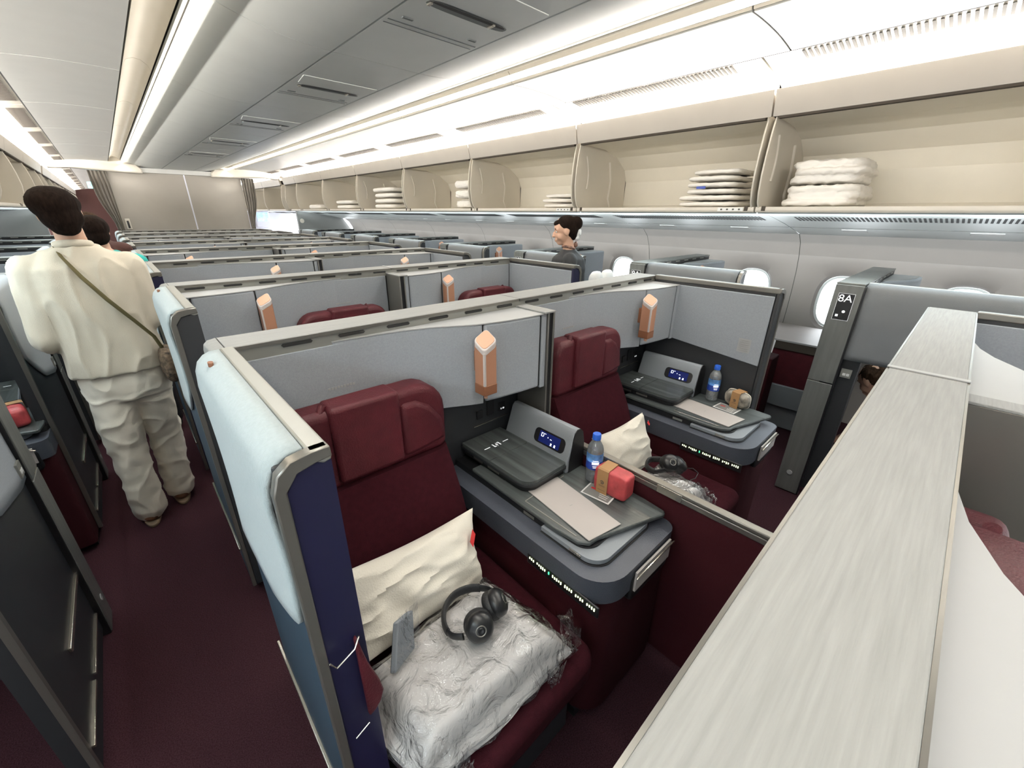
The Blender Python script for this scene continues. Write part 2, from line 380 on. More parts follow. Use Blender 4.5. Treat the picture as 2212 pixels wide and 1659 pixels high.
# ---- ceiling hatches on the central strip
for k, (yc, nm) in enumerate([(1.62, 'nearest'), (2.89, 'second'), (4.16, 'third'), (5.43, 'fourth'), (6.70, 'fifth')]):
    if k == 0: lab = 'grey ceiling hatch panel nearest the camera with long slotted recess and latches'
    else: lab = '%s grey ceiling hatch panel along the centre, with dark slotted recess' % nm
    t = thing('ceiling_hatch', lab, 'ceiling hatch', (CX, yc, H+.62), 'hatches in the central ceiling')
    mb = MB()
    def oval(w, d, x, y, n=24):
        return [(x+math.copysign(abs(math.cos(a))**.5, math.cos(a))*w, y+math.copysign(abs(math.sin(a))**.6, math.sin(a))*d) for a in [2*math.pi*i/n for i in range(n)]]
    y = yc-.22
    mb.prism(oval(.165, .026, CX+.005, y), 'z', .6185, .625); part('recess', mb, M['hatch'], t)
    mb = MB(); mb.prism(oval(.150, .009, CX+.005, y-.012), 'z', .6165, .62); part('slot', mb, M['slot'], t)
    mb = MB(); mb.box(CX+.10, CX+.106, y-.02, y+.016, .612, .6175); part('latch', mb, M['chrome'], t)
    mb = MB(); mb.box(CX-.152, CX-.142, y-.006, y+.016, .613, .6175); part('latch', mb, M['chrome'], t)
    mb = MB(); mb.box(CX-.19, CX+.19, y+.20, y+.206, .6185, .621); mb.box(CX-.19, CX+.19, y+.235, y+.238, .6185, .621); part('seam', mb, M['hatch'], t)
    mb = MB(); mb.box(CX-.16, CX-.12, y+.15, y+.162, .6165, .62); part('label_plate', mb, M['hatch'], t)
    mb = MB(); mb.box(CX+.12, CX+.155, y+.15, y+.162, .6165, .62); part('catch', mb, M['hatch'], t)
    mb = MB(); mb.prism([(CX-.19, y-.20), (CX+.19, y-.20), (CX+.17, y-.05), (CX-.17, y-.05)], 'z', .6175, .621); part('raised_panel', mb, M['ceiling_grey'], t, bevel=.006)
# ---- side walls with window holes
XW = [(2.615, -.115), (2.70, -.18), (2.755, -.27), (2.795, -.40), (2.812, -.55), (2.812, -.70), (2.80, -.85), (2.78, -.96), (2.76, -1.10), (2.72, -1.47)]
def xw(z):
    for (xa, za), (xb, zb) in zip(XW[:-1], XW[1:]):
        if zb <= z <= za: return xa+(xb-xa)*(za-z)/(za-zb)
    return XW[0][0] if z > XW[0][1] else XW[-1][0]
WZ = -.605; WR, WHt = .150, .198
WY = [.59+.635*k for k in range(-4, 14)]
def sidewall(s):
    mb = MB(); N = 64
    zt, zb = -.27, -.96
    for wy in WY:
        if abs(wy-9.3) < .35 : pass
        ring0 = []; r1 = []; r2 = []; r3 = []; r4 = []
        for i in range(N):
            a = 2*math.pi*i/N; c, q = math.cos(a), math.sin(a)
            for yc_, zc_ in ((.3175, zt-WZ), (-.3175, zt-WZ), (.3175, zb-WZ), (-.3175, zb-WZ)):
                ac = math.atan2(zc_, yc_) % (2*math.pi)
                if abs(a-ac) <= math.pi/N: a = ac; c, q = math.cos(a), math.sin(a)
            t = min((.3175/abs(c)) if abs(c) > 1e-6 else 9, ((zt-WZ)/q if q > 1e-6 else (WZ-zb)/-q if q < -1e-6 else 9))
            y, z = c*t, q*t
            ring0.append((y, z))
            e = lambda rx, rz, p=.75: (math.copysign(abs(c)**p, c)*rx, math.copysign(abs(q)**p, q)*rz)
            r1.append(e(.285, .305, .85)); r2.append(e(.215, .262, .82)); r3.append(e(WR+.018, WHt+.018)); r4.append(e(WR, WHt))
        def P(p, off): return (CX+s*(xw(WZ+p[1])+off), wy+p[0], WZ+p[1])
        rings = [[P(p, 0) for p in ring0], [P(p, 0) for p in r1], [P(p, .022) for p in r2], [P(p, .030) for p in r3], [P(p, .060) for p in r4]]
        v = [p for r in rings for p in r]
        f = [(k*N+i, k*N+(i+1) % N, (k+1)*N+(i+1) % N, (k+1)*N+i) for k in range(len(rings)-1) for i in range(N)]
        mb.add(v, f, True)
    ya, yb = WY[0]-.3175, WY[-1]+.3175
    for (xa, za), (xb, zb2) in zip(XW[:-1], XW[1:]):
        if za > -.265 or zb2 < -.955:
            if za <= -.85 and za > -.96: za = -.96; xa = xw(-.96)
            if za < -.955 or za > -.265:
                mb.add([(CX+s*xa, ya, za), (CX+s*xa, yb, za), (CX+s*xb, yb, zb2), (CX+s*xb, ya, zb2)], [(0, 1, 2, 3)], True)
    o = struct('wall_right' if s > 0 else 'wall_left', mb, M['wall'])
    sm = MB()
    for j in JY+[9.8, 11.07]:
        pts = [(CX+s*(x-.0015), z) for x, z in XW if z > -1.0]
        sm.add([(x, j-.0022, z) for x, z in pts]+[(x, j+.0022, z) for x, z in pts], [(i, i+1, len(pts)+i+1, len(pts)+i) for i in range(len(pts)-1)])
    struct('trim_5' if s > 0 else 'trim_6', sm, M['seam'], fix=False)
    for k, wy in enumerate(WY):
        t = bpy.data.objects.new('window_%d' % (k+1+(20 if s < 0 else 0)), None); COL.objects.link(t); t.location = (CX+s*2.87, wy, H+WZ); t['kind'] = 'structure'; ORG[t.name] = Vector(t.location)
        def e(rx, rz, n=48, p=.75):
            return [(math.copysign(abs(math.cos(a))**p, math.cos(a))*rx, math.copysign(abs(math.sin(a))**p, math.sin(a))*rz) for a in [2*math.pi*i/n for i in range(n)]]
        mb2 = MB(); A = e(WR+.004, WHt+.004); B = e(WR-.016, WHt-.016); n = len(A); xo = CX+s*(2.812+.058)
        v = [(xo, wy+p[0], WZ+p[1]) for p in A]+[(xo-s*.006, wy+p[0]*.97, WZ+p[1]*.97) for p in A]+[(xo, wy+p[0], WZ+p[1]) for p in B]
        mb2.add(v, [(i, (i+1) % n, n+(i+1) % n, n+i) for i in range(n)]+[(n+i, n+(i+1) % n, 2*n+(i+1) % n, 2*n+i) for i in range(n)], True)
        part('window_frame', mb2, M['psu'], t)
        mb2 = MB(); A = e(WR, WHt); mb2.add([(xo+s*.004, wy+p[0], WZ+p[1]) for p in A], [tuple(range(n))]); part('window_pane', mb2, M['pane'], t, fix=False)
sidewall(1); sidewall(-1)
# closing walls behind the camera and at the far end
mb = MB(); mb.box(-1.75, 3.95, Y0-.05, Y0, -1.5, .8); struct('wall_back', mb, M['bulk'])
mb = MB(); mb.box(-1.75, 3.95, Y1, Y1+.05, -1.5, .8); struct('wall_front', mb, M['brownc'])
for s in (-1, 1):   # upper walls behind the bins (closed, keep daylight out)
    mb = MB(); mb.prism(mir([(2.62, -.10), (2.66, -.10), (1.95, .82), (1.88, .82), (2.55, -.02)], s), 'y', Y0, Y1); struct('wall_upper', mb, M['seam'])
# ---- bulkhead, curtains, header
mb = MB(); mb.box(.20, 1.145, 9.3, 9.35, -1.46, .555); mb.box(1.165, 1.97, 9.3, 9.35, -1.46, .555); struct('wall_bulkhead', mb, M['bulk'])
mb = MB(); mb.box(1.145, 1.165, 9.296, 9.34, -1.46, .555); struct('trim_7', mb, M['cabw'])
mb = MB(); pts = [(.17, .555), (1.99, .555), (1.99, .62), (.17, .62)]; mb.prism(pts, 'y', 9.25, 9.34); struct('trim_8', mb, M['ceiling'])
for s in (-1, 1):
    mb = MB(); P = mir([(.45, .535), (.80, .545), (1.25, .57), (1.50, .55), (1.50, .70), (1.2, .78), (.6, .78), (.45, .6)], s)
    mb.prism(P, 'y', 9.22, 9.36); struct('trim_9' if s < 0 else 'trim_10', mb, M['cream'], bevel=.02)
    # curtain gathered beside the bulkhead
    pts = []
    x0, x1 = (.02, .20) if s < 0 else (1.97, 2.14)
    def cf(u, v, x0=x0, x1=x1, s=s):
        z = .55-v*1.95; wst = 1-.62*math.exp(-((v-.42)/.16)**2)
        edge = x1 if s < 0 else x0
        x = edge+((x0 if s < 0 else x1)-edge)*u*wst*1.15
        return (x, 9.27+.011*math.sin(u*30)+.008*math.sin(u*9), z)
    mb = MB(); mb.grid(cf, 60, 24)
    o = link_mesh('curtain', mb, M['curtain'], fix=False); o.modifiers.new('thickness', 'SOLIDIFY').thickness = .004
    tag(o, 'taupe curtain gathered beside the %s edge of the far bulkhead' % ('left' if s < 0 else 'right'), 'curtain')
t = thing('handset', 'small pale wall handset at the lower left of the far bulkhead', 'handset', (.26, 9.3, H-.2))
mb = MB(); mb.box(.235, .295, 9.275, 9.3, -.28, -.12); part('cradle', mb, M['cream'], t, bevel=.006)
mb = MB(); mb.box(.252, .278, 9.262, 9.28, -.26, -.15); part('receiver', mb, M['black'], t, bevel=.005)
mb = MB(); mb.prism([(2.80, -1.46), (2.80, .20), (2.84, .19), (2.93, .05), (3.25, -.03), (3.70, -.11), (3.86, -.35), (3.87, -1.46)], 'y', 9.24, 9.30)
o = link_mesh('partition', mb, M['greyp'], bevel=.004); o['kind'] = 'structure'; o.name = 'wall_partition_right'
mb = MB(); mb.prism([(CX*2-x, z) for x, z in [(2.80, -1.46), (2.80, .20), (2.84, .19), (2.93, .05), (3.25, -.03), (3.70, -.11), (3.86, -.35), (3.87, -1.46)]], 'y', 9.24, 9.30)
o = link_mesh('wall_partition_left', mb, M['greyp'], bevel=.004); o['kind'] = 'structure'
mb = MB(); mb.lathe([(.001, 0), (.038, 0), (.042, -.006), (.042, -.012)], (2.875, 9.235, -.16), 24, Matrix.Rotation(math.pi/2, 3, 'X'))
o = link_mesh('vent_disc', mb, M['cream']); tag(o, 'pale round disc fixed on the grey partition at the far right', 'vent disc')
# screen and trim beyond the right opening
t = thing('wall_monitor', 'small lit monitor on white trim seen through the right far doorway', 'monitor', (2.6, 11.5, H-.2))
mb = MB(); mb.box(2.56, 2.86, 11.45, 11.5, -.34, .02); part('housing', mb, M['cabw'], t, bevel=.02)
mb = MB(); mb.box(2.60, 2.82, 11.44, 11.455, -.20, -.02); part('screen', mb, mat('lit screen', (.25, .5, .8), .3, emit=.8, var=.8, vscale=12), t)
mb = MB(); mb.box(2.2, 3.8, 11.52, 11.6, -1.46, -.02); struct('wall_galley', mb, M['cabw'])
t = thing('exit_sign', 'glowing green exit sign hanging in the left aisle beyond the curtain', 'exit sign', (.03, 10.4, H+.36))
mb = MB(); mb.box(-.06, .12, 10.4, 10.43, .34, .44); part('box', mb, M['exit'], t, bevel=.01)
mb = text_mb('EXIT', .06, (-.035, 10.398, .365), (1, 0, 0), (0, 0, 1)); part('lettering', mb, M['paper'], t)
# hanger of the exit sign
mb = MB(); mb.box(.02, .04, 10.40, 10.42, .44, .69); part('hanger', mb, M['cream'], t)
# ================================================================ OVERHEAD BINS AND SERVICE PANELS
ORD = ['nearest', 'second', 'third', 'fourth', 'fifth', 'sixth', 'seventh', 'eighth', 'ninth', 'tenth', 'eleventh', 'twelfth', 'thirteenth', 'fourteenth', 'fifteenth', 'sixteenth', 'seventeenth', 'eighteenth', 'nineteenth', 'twentieth']
def bins(s, y0, y1, k, detail):
    side = 'right' if s > 0 else 'left'
    if k < 0: lab = 'open cream overhead bin on the %s, behind the camera' % side
    else: lab = '%s open cream overhead bin along the %s side, %s' % (ORD[k], side, ['two rolled duvets inside', 'a stack of thin folded blankets inside', 'small blanket stack inside', 'tall bundle of blankets inside', 'four blankets inside', 'low blankets inside', 'far along the row', 'far along the row', 'beyond the bulkhead'][min(k, 8)] if s > 0 else 'seen over the aisle')
    t = thing('overhead_bin', lab, 'overhead bin', (CX+s*1.9, (y0+y1)/2, H+.02), 'overhead bins along the %s side' % side)
    g = .004
    # liner: floor, back, top
    mb = MB(); prof = [(1.612, .045), (2.16, .045), (2.20, .075), (2.21, .25), (2.17, .34), (2.05, .42), (1.88, .462), (1.60, .474)]
    P = mir(prof, s); off = mir([(1.612, .034), (2.17, .034), (2.215, .065), (2.225, .255), (2.18, .352), (2.06, .434), (1.88, .476), (1.60, .488)], s)
    mb.prism(P+off[::-1], 'y', y0+.02, y1-.02, False); part('liner', mb, M['binin'], t)
    # end panels with a bowed front edge
    edge = [(1.585, .474), (1.566, .40), (1.552, .30), (1.546, .20), (1.556, .12), (1.575, .07), (1.600, .045)]
    for yy in (y0+.014, y1-.022):
        mb = MB(); mb.prism(mir(edge+[(2.2, .045), (2.2, .32), (2.05, .43), (1.88, .474)], s), 'y', yy, yy+.009); part('side_panel', mb, M['cream'], t, bevel=.0025)
    if detail:  # moulded ribs on the inside of the far end panel
        mb = MB(); ye = y1-.022
        pts = [(CX+s*(1.66+.03*math.sin(q*2.5)), ye-.001, .40-.22*q) for q in [i/10 for i in range(11)]]
        mb.tube(pts, .008, 8, flat=.6); part('rib', mb, M['cream'], t)
        mb = MB(); mb.tube([(CX+s*1.95, ye-.001, .38), (CX+s*1.98, ye-.001, .25), (CX+s*1.96, ye-.001, .12), (CX+s*1.99, ye-.001, .06)], .012, 8, flat=.5); part('rib', mb, M['cream'], t)
    # shelf lip
    mb = MB(); mb.prism(mir([(1.606, .020), (1.600, .030), (1.602, .049), (1.63, .049), (1.65, .046), (1.65, .026), (1.625, .020)], s), 'y', y0+g, y1-g); part('shelf_lip', mb, M['cream'], t, bevel=.003)
    # fascia
    mb = MB(); mb.prism(mir([(1.567, .472), (1.540, .586), (1.562, .590), (1.590, .50), (1.590, .476)], s), 'y', y0+g, y1-g); part('fascia', mb, M['fascia'], t, bevel=.0012)
    mb = MB(); mb.prism(mir([(1.571, .463), (1.568, .472), (1.60, .478), (1.60, .463)], s), 'y', y0+.03, y1-.03); part('seal', mb, M['slot_warm'], t)
    # latch blocks at the lip
    for yy in (y0+.035, y1-.055):
        mb = MB(); mb.box(min(CX+s*1.597, CX+s*1.605), max(CX+s*1.597, CX+s*1.605), yy, yy+.02, .028, .052); part('latch', mb, M['slot_warm'], t, bevel=.002)
    if k in (1, 2) and s > 0:
        mb = MB(); mb.box(CX+1.5965, CX+1.6005, y0+.06, y0+.20, .026, .046); part('placard', mb, M['paper'], t)
        mb = MB()
        for i in range(4): mb.box(CX+1.5955, CX+1.597, y0+.075+.033*i, y0+.085+.033*i, .032, .040)
        part('placard_marks', mb, M['seam'], t)
    # service panel under the bin
    if k < 0: lab = 'pale service panel with air slots under the bin behind the camera, %s' % side
    else: lab = 'pale service panel with air slots under the %s %s overhead bin' % (ORD[k], side)
    t = thing('passenger_service_unit', lab, 'service panel', (CX+s*2.1, (y0+y1)/2, H-.05), 'service panels under the %s bins' % side)
    prof = [(1.655, .014), (1.72, .016), (1.80, .010), (1.92, -.002), (2.05, -.020), (2.22, -.045), (2.40, -.076), (2.52, -.098), (2.62, -.118)]
    P = mir(prof, s); mb = MB(); mb.prism(P+[(x, z+.006) for x, z in P[::-1]], 'y', y0+g*.8, y1-g*.8, True); part('panel', mb, M['psu'], t)
    g1 = MB(); n = 56; a = y0+.07; b = y1-.11; q0 = Vector((1.915, -.0015)); q1 = Vector((2.060, -.0218)); dn = Vector((-.13, -.98))
    for i in range(n):
        yy = a+(b-a)*i/n; pts = [tuple(q0+dn*.0012), tuple(q1+dn*.0012), tuple(q1-dn*.002), tuple(q0-dn*.002)]
        g1.prism(mir(pts, s), 'y', yy, yy+(b-a)/n*.5)
    part('air_slots', g1, M['slot'], t)
    sm = MB(); sm.prism(mir([(2.335, -.0665), (2.339, -.0672), (2.339, -.060), (2.335, -.060)], s), 'y', y0+g, y1-g); part('joint', sm, M['seam'], t)
    for yy in (y0+.28, y0+.86):
        if yy+.15 > y1: continue
        mb = MB(); mb.prism(mir([(2.39, -.0775), (2.47, -.091), (2.47, -.084), (2.39, -.070)], s), 'y', yy, yy+.13); part('reading_light_housing', mb, M['ceiling'], t, bevel=.003)
    return t
ys = [-3.0-.0, -1.635, -.365]
MODS = [(JY[i], JY[i+1]) for i in range(len(JY)-1)]
for i, (a, b) in enumerate(MODS):
    k = i-2
    bins(1, a, b, k, k < 5)
    bins(-1, a, b, k, False)
for s in (-1, 1):
    bins(s, 8.525, 9.20, 7, False)
    for j, a in enumerate([9.42+1.27*i for i in range(9)]): bins(s, a, a+1.27, 8+j, False)
# ================================================================ SUITES
def rr(x0, x1, y0, y1, r, n=6, corners=(1, 1, 1, 1)):
    """rounded rectangle outline, corners: (x0y0, x1y0, x1y1, x0y1)"""
    out = []
    for (cx, cy, a0, on) in ((x0, y0, math.pi, corners[0]), (x1, y0, 1.5*math.pi, corners[1]), (x1, y1, 0, corners[2]), (x0, y1, .5*math.pi, corners[3])):
        R = r*on if on else .0005
        ox = cx+R if cx == x0 else cx-R; oy = cy+R if cy == y0 else cy-R
        for i in range(n+1):
            a = a0+math.pi/2*i/n; out.append((ox+R*math.cos(a), oy+R*math.sin(a)))
    return out
def wing(t, yn, xo, sgn, lower=True, mtop='edge', wide=.080, cover='fabric', lowlen=None):
    """privacy wing that runs from the partition towards the viewer; xo = outer plane, sgn = +1 when the suite lies at larger x"""
    X = lambda d: xo+sgn*d
    L = .588; yt = yn-L
    mb = MB(); nz = 14
    def zb(y):
        u = (y-yt)/L
        return -.545-.17*min(1, u/.45)**.8-.05*max(0, min(1, (u-.45)/.4)) if lower else -.545-.105*min(1, u/.45)**.8
    prof = [(.052, -.288), (.034, -.289), (.022, -.294), (.010, -.306), (.003, -.325), (0, -.36)]
    def fn(u, v):
        y = yt+.022+(yn-.006-yt-.022)*v
        k = u*nz
        if k <= 5:
            i = int(min(4, k)); f = k-i; a, b = prof[i], prof[i+1]; return (X(a[0]+(b[0]-a[0])*f), y, a[1]+(b[1]-a[1])*f)
        f = (k-5)/(nz-5); z = -.36+(zb(y)+.36)*f
        return (X(.004*math.sin(f*3.1)), y, z)
    mb.grid(fn, nz, 16)
    o = part('wing_cover', mb, M[cover], t, fix=False); m = o.modifiers.new('thickness', 'SOLIDIFY'); m.thickness = .007; m.offset = 1 if sgn*(-1 if MIR[0] is not None else 1) > 0 else -1; 
    m.offset = 0
    # core of the wing and its metal edge
    mb = MB(); mb.box(min(X(.012), X(wide-.004)), max(X(.012), X(wide-.004)), yt+.018, yn-.002, -1.43 if lower else -.64, -.297); part('wing_core', mb, M['dark'], t, bevel=.004)
    mb = MB(); mb.prism([(X(.052), -.290), (X(.054), -.2835), (X(wide), -.2835), (X(wide+.001), -.305), (X(wide-.010), -.308), (X(.056), -.300)], 'y', yt+.002, yn-.002); part('wing_rail', mb, M[mtop], t, bevel=.003)
    mb = MB(); zl_ = -1.43 if lower else -.64
    pts = [(X(.004), zl_), (X(.004), -.330), (X(.012), -.303), (X(.030), -.288), (X(.056), -.2835), (X(wide), -.2835), (X(wide+.001), -.30), (X(.060), -.302), (X(.036), -.308), (X(.020), -.330), (X(.018), zl_)]
    mb.prism(pts, 'y', yt+.0, yt+.018); part('end_frame', mb, M['pewter'], t, bevel=.002)
    mb = MB(); mb.prism([(X(.019), zl_), (X(.019), -.335), (X(.036), -.309), (X(.062), -.303), (X(wide), -.301), (X(wide), zl_)], 'y', yt+.004, yt+.016); part('end_face', mb, M['navy'] if xo < 1 and cover == 'fabric' else M['dark'], t)
    mb = MB(); mb.prism([(yt+.03, -.320), (yn-.004, -.320), (yn-.004, -.60), (yt+.10, -.655), (yt+.045, -.62), (yt+.03, -.53)] if sgn*(-1 if MIR[0] else 1) > 0 else [(yt+.02, -.318), (yn-.004, -.318), (yn-.004, -.575), (yt+.02, -.635)], 'x', X(wide-.004), X(wide+.003)); part('inner_panel', mb, M['panel'], t, bevel=.003)
    if lower:
        a = yt+.02 if lowlen is None else yn-lowlen
        mb = MB(); mb.box(min(X(.006), X(.013)), max(X(.006), X(.013)), a, yn-.004, -1.43, -.50); part('lower_panel', mb, M['teal'] if cover == 'fabric' else M['dark'], t)  # charcoal on the left bank paints in the deep shadow there
        mb = MB(); mb.box(min(X(-.002), X(.007)), max(X(-.002), X(.007)), a+.03, yn+.06, -1.272, -1.260) if cover == 'fabric' else mb.box(min(X(-.003), X(.007)), max(X(-.003), X(.007)), yn-.37, yn+.05, -1.172, -1.156); part('kick_strip', mb, M['chrome'], t, bevel=.002)
        if cover != 'fabric':
            for ya, yb in ((yn-.56, yn-.33), (yn-.30, yn-.02)):
                mb = MB(); mb.box(min(X(-.002), X(.007)), max(X(-.002), X(.007)), ya, yb, -1.352, -1.342); part('floor_strip', mb, M['chrome'], t, bevel=.001)
def center_partition(yn, mirrored, label, group):
    MIR[0] = CX-.0005 if mirrored else None
    yf = yn+.114
    t = thing('suite_partition', label, 'partition', (CX, yn+.057, 0), group)
    for x0, x1 in ((.128, 1.0455), (1.0505, 2.038)):
        mb = MB(); mb.box(x0, x1, yn+.0, yf, -.296, -.287); part('top_cap', mb, M['cap'], t, bevel=.0015)
        mb = MB(); mb.box(x0, x1, yn-.0035, yn+.0, -.297, -.288); mb.box(x0, x1, yf, yf+.0035, -.297, -.288); part('cap_edge', mb, M['pewter'], t)
    mb = MB(); mb.box(1.0455, 1.0505, yn+.001, yf-.001, -.296, -.2885); part('joint', mb, M['seam'], t)
    if mirrored:
        mb = MB(); mb.box(1.030, 1.0452, yn-.004, yf+.004, -.2875, -.2850); part('joint_cover', mb, M['shelf'], t, bevel=.001)
    mb = MB(); mb.box(.115, 2.05, yn+.001, yf-.001, -.326, -.2965); part('edge_trim', mb, M['edge'], t)
    mb = MB(); x = .24
    while x < 1.98:
        if not (.99 < x < 1.06): mb.prism([(x, -.3045), (x+.004, -.3005), (x+.070, -.3005), (x+.074, -.3045), (x+.070, -.309), (x+.004, -.309)], 'y', yn-.0015, yn+.004)
        x += .140
    part('vent_slots', mb, M['slot'], t)
    mb = MB(); mb.box(.116, 2.049, yn+.012, yf-.004, -1.43, -.327); part('core', mb, M['dark'], t)
    mb = MB(); mb.box(.15, 2.015, yf-.004, yf-.001, -1.43, -.327); part('rear_face', mb, M['panel'], t)
    for q in (0, 1):
        o = .975*q
        # woven face panel, then the storage cabinet that swells towards its right end
        mb = MB(); mb.prism([(.146+o if q == 0 else 1.086, -.326), (.62+o, -.326), (.62+o, -.592), (.40+o, -.60), (.146+o if q == 0 else 1.086, -.615)], 'y', yn-.002, yn+.013); part('face_panel', mb, M['panel'], t, bevel=.002)
        out = [(.36, 0), (.47, -.006), (.56, -.020), (.64, -.045), (.70, -.075), (.76, -.105), (.783, -.1125)]
        out2 = [(.7885, -.1155), (.85, -.1275), (.93, -.1375), (1.019, -.1435)]
        out3 = [(1.0245, -.142), (1.0455, -.144)]
        end = 1.0455 if q == 0 else 1.046
        mb = MB(); P = [(x+o, yn+d) for x, d in out]; mb.prism(P+[(.785+o, yn+.012), (.36+o, yn+.012)], 'z', -.592, -.320, False); part('storage_cabinet', mb, M['panel'], t, bevel=.003)
        mb = MB(); P = [(x+o, yn+d) for x, d in out2]; mb.prism(P+[(1.019+o, yn+.012), (.7885+o, yn+.012)], 'z', -.588, -.318, False); part('storage_door', mb, M['panel'], t, bevel=.010, seg=3)
        mb = MB(); mb.prism([(.783+o, yn-.108), (.7885+o, yn-.109), (1.019+o, yn-.137), (1.0245+o, yn-.138), (1.0245+o, yn+.01), (.783+o, yn+.01)], 'z', -.585, -.322); part('cabinet_gap', mb, M['black'], t)
        mb = MB(); P = [(x+o, yn+d) for x, d in out3]; mb.prism(P+[(1.0455+o, yn+.012), (1.0245+o, yn+.012)], 'z', -.592, -.320); part('cabinet_side', mb, M['panel'], t)
        mb = MB(); P = [(x+o, yn+d-.001) for x, d in out+out2[1:]+out3[1:]]; mb.prism(P+[(1.0455+o, yn+.0), (.36+o, yn+.0)], 'z', -.3205, -.3165); part('cabinet_top', mb, M['shelf'], t, bevel=.0015)
        # sockets on the dark wall below
        for i, (xa, w_, h_) in enumerate(((.845, .030, .036), (.895, .036, .062), (.955, .034, .040))):
            mb = MB(); mb.prism(rr(xa+o, xa+o+w_, -.725-.0, -.725+h_, .005), 'y', yn+.007, yn+.013); s_ = part('socket', mb, M['black'], t, bevel=.001)
            if i == 2:
                mb = MB(); mb.box(xa+o+.008, xa+o+.012, yn+.0055, yn+.0075, -.716, -.710); mb.box(xa+o+.018, xa+o+.026, yn+.0055, yn+.0075, -.716, -.710); part('socket_marks', mb, M['signw'], s_)
        mb = MB(); mb.box(.83+o, 1.005+o, yn+.008, yn+.013, -.752, -.749); part('trim_line', mb, M['chrome'], t)
        mb = MB()
        for i in range(9): mb.box(.33+o+.0085*i, .336+o+.0085*i, yn-.0032, yn-.002, -.449-.0009*(i % 3), -.444+.0009*(i % 2))
        part('caption', mb, M['shelf'], t)
    # post and the lowered sliding screen between the two seats
    yp = yn-.152
    mb = MB(); mb.box(1.0475, 1.0535, yp, yn, -.86, -.316); mb.box(1.0745, 1.0815, yp, yn, -.86, -.316); mb.box(1.0535, 1.0745, yn-.10, yn, -.86, -.316); part('screen_post', mb, M['pewter'], t, bevel=.0015)
    mb = MB(); mb.box(1.0535, 1.0745, yp+.006, yn-.10, -.86, -.318); part('screen_slot', mb, M['black'], t)
    mb = MB(); mb.box(1.030, 1.0825, yp-.002, yn-.001, -.3165, -.3105); part('post_cap', mb, M['cap'], t, bevel=.0015)
    y0 = yn-1.0
    mb = MB(); mb.box(1.052, 1.078, y0, yp+.004, -.778, -.765); mb.box(1.0535, 1.0765, y0, yp+.004, -.800, -.780); part('screen_rail', mb, M['pewter'], t, bevel=.003)
    mb = MB(); mb.box(1.0505, 1.0540, y0+.29, y0+.37, -.797, -.770); part('screen_latch', mb, M['chrome'], t, bevel=.001)
    mb = MB(); mb.box(1.056, 1.074, y0, yp, -1.43, -.80); part('screen_wall', mb, M['burgw'], t)
    # aisle ends
    for e in (0, 1):
        X = (lambda d: .096+d) if e == 0 else (lambda d: 2.069-d)
        mb = MB(); P = [(X(.030), -.2865), (X(.012), -.290), (X(.003), -.298), (X(0), -.312), (X(0), -.330), (X(.030), -.330)]
        mb.prism(P, 'y', yn-.002, yf+.002); part('end_cap', mb, M['edge'] if False else M['cap'], t, bevel=.002)
        for z0, z1 in ((-.62, -.332), (-.782, -.624), (-1.42, -.786)):
            mb = MB(); mb.box(min(X(0), X(.020)), max(X(0), X(.020)), yn+.004, yf-.002, z0, z1); part('end_panel', mb, M['cap_dark'], t, bevel=.002)
        mb = MB(); mb.box(min(X(.004), X(.022)), max(X(.004), X(.022)), yn, yf, -1.43, -.332); part('end_frame_strip', mb, M['black'], t)
    wing(t, yn, .062, 1, mtop='edge' if not mirrored else 'pewter'); wing(t, yn, 2.103, -1, mtop='pewter' if not mirrored else 'edge')
    mb = MB(); n = 14; xb = .084 if not mirrored else 2.081; mb.prism([(xb+.005*math.cos(2*math.pi*i/n), yn-.10+.010*math.sin(2*math.pi*i/n)) for i in range(n)], 'z', -.292, -.2835); part('wing_badge', mb, M['copper2'], t)
    xb = 2.0205 if not mirrored else .1445
    mb = MB(); mb.box(xb-.0008, xb+.0008, yn-.52, yn-.465, -.585, -.52); lb = part('care_label', mb, M['shelf'], t)
    mb = MB()
    for i in range(6): mb.box(xb-.0013, xb+.0013, yn-.513, yn-.472, -.577+.0095*i, -.5755+.0095*i)
    part('label_lines', mb, M['edge'], lb)
    # little burgundy armrest tongue below the left wing
    X = .142
    xs = (lambda v: v)
    mb = MB(); mb.prism([(.122, -.635), (.126, -.628), (.130, -.660), (.136, -.70), (.149, -.755), (.153, -.785), (.146, -.806), (.134, -.820), (.122, -.826)], 'y', yn-.600, yn-.588); part('door_pull', mb, M['leather'], t, bevel=.004)
    mb = MB(); mb.tube([(.080, yn-.602, -.640), (.088, yn-.604, -.655), (.118, yn-.604, -.640), (.128, yn-.602, -.622)], .0014, 6); mb.tube([(.092, yn-.604, -.845), (.118, yn-.604, -.832)], .0014, 6); part('pull_wire', mb, M['chrome'], t)
    # floor plinth
    mb = MB(); mb.box(.13, 2.03, yn+.02, yf-.01, -1.4695, -1.43); part('plinth', mb, M['black'], t)
    MIR[0] = None
    return t
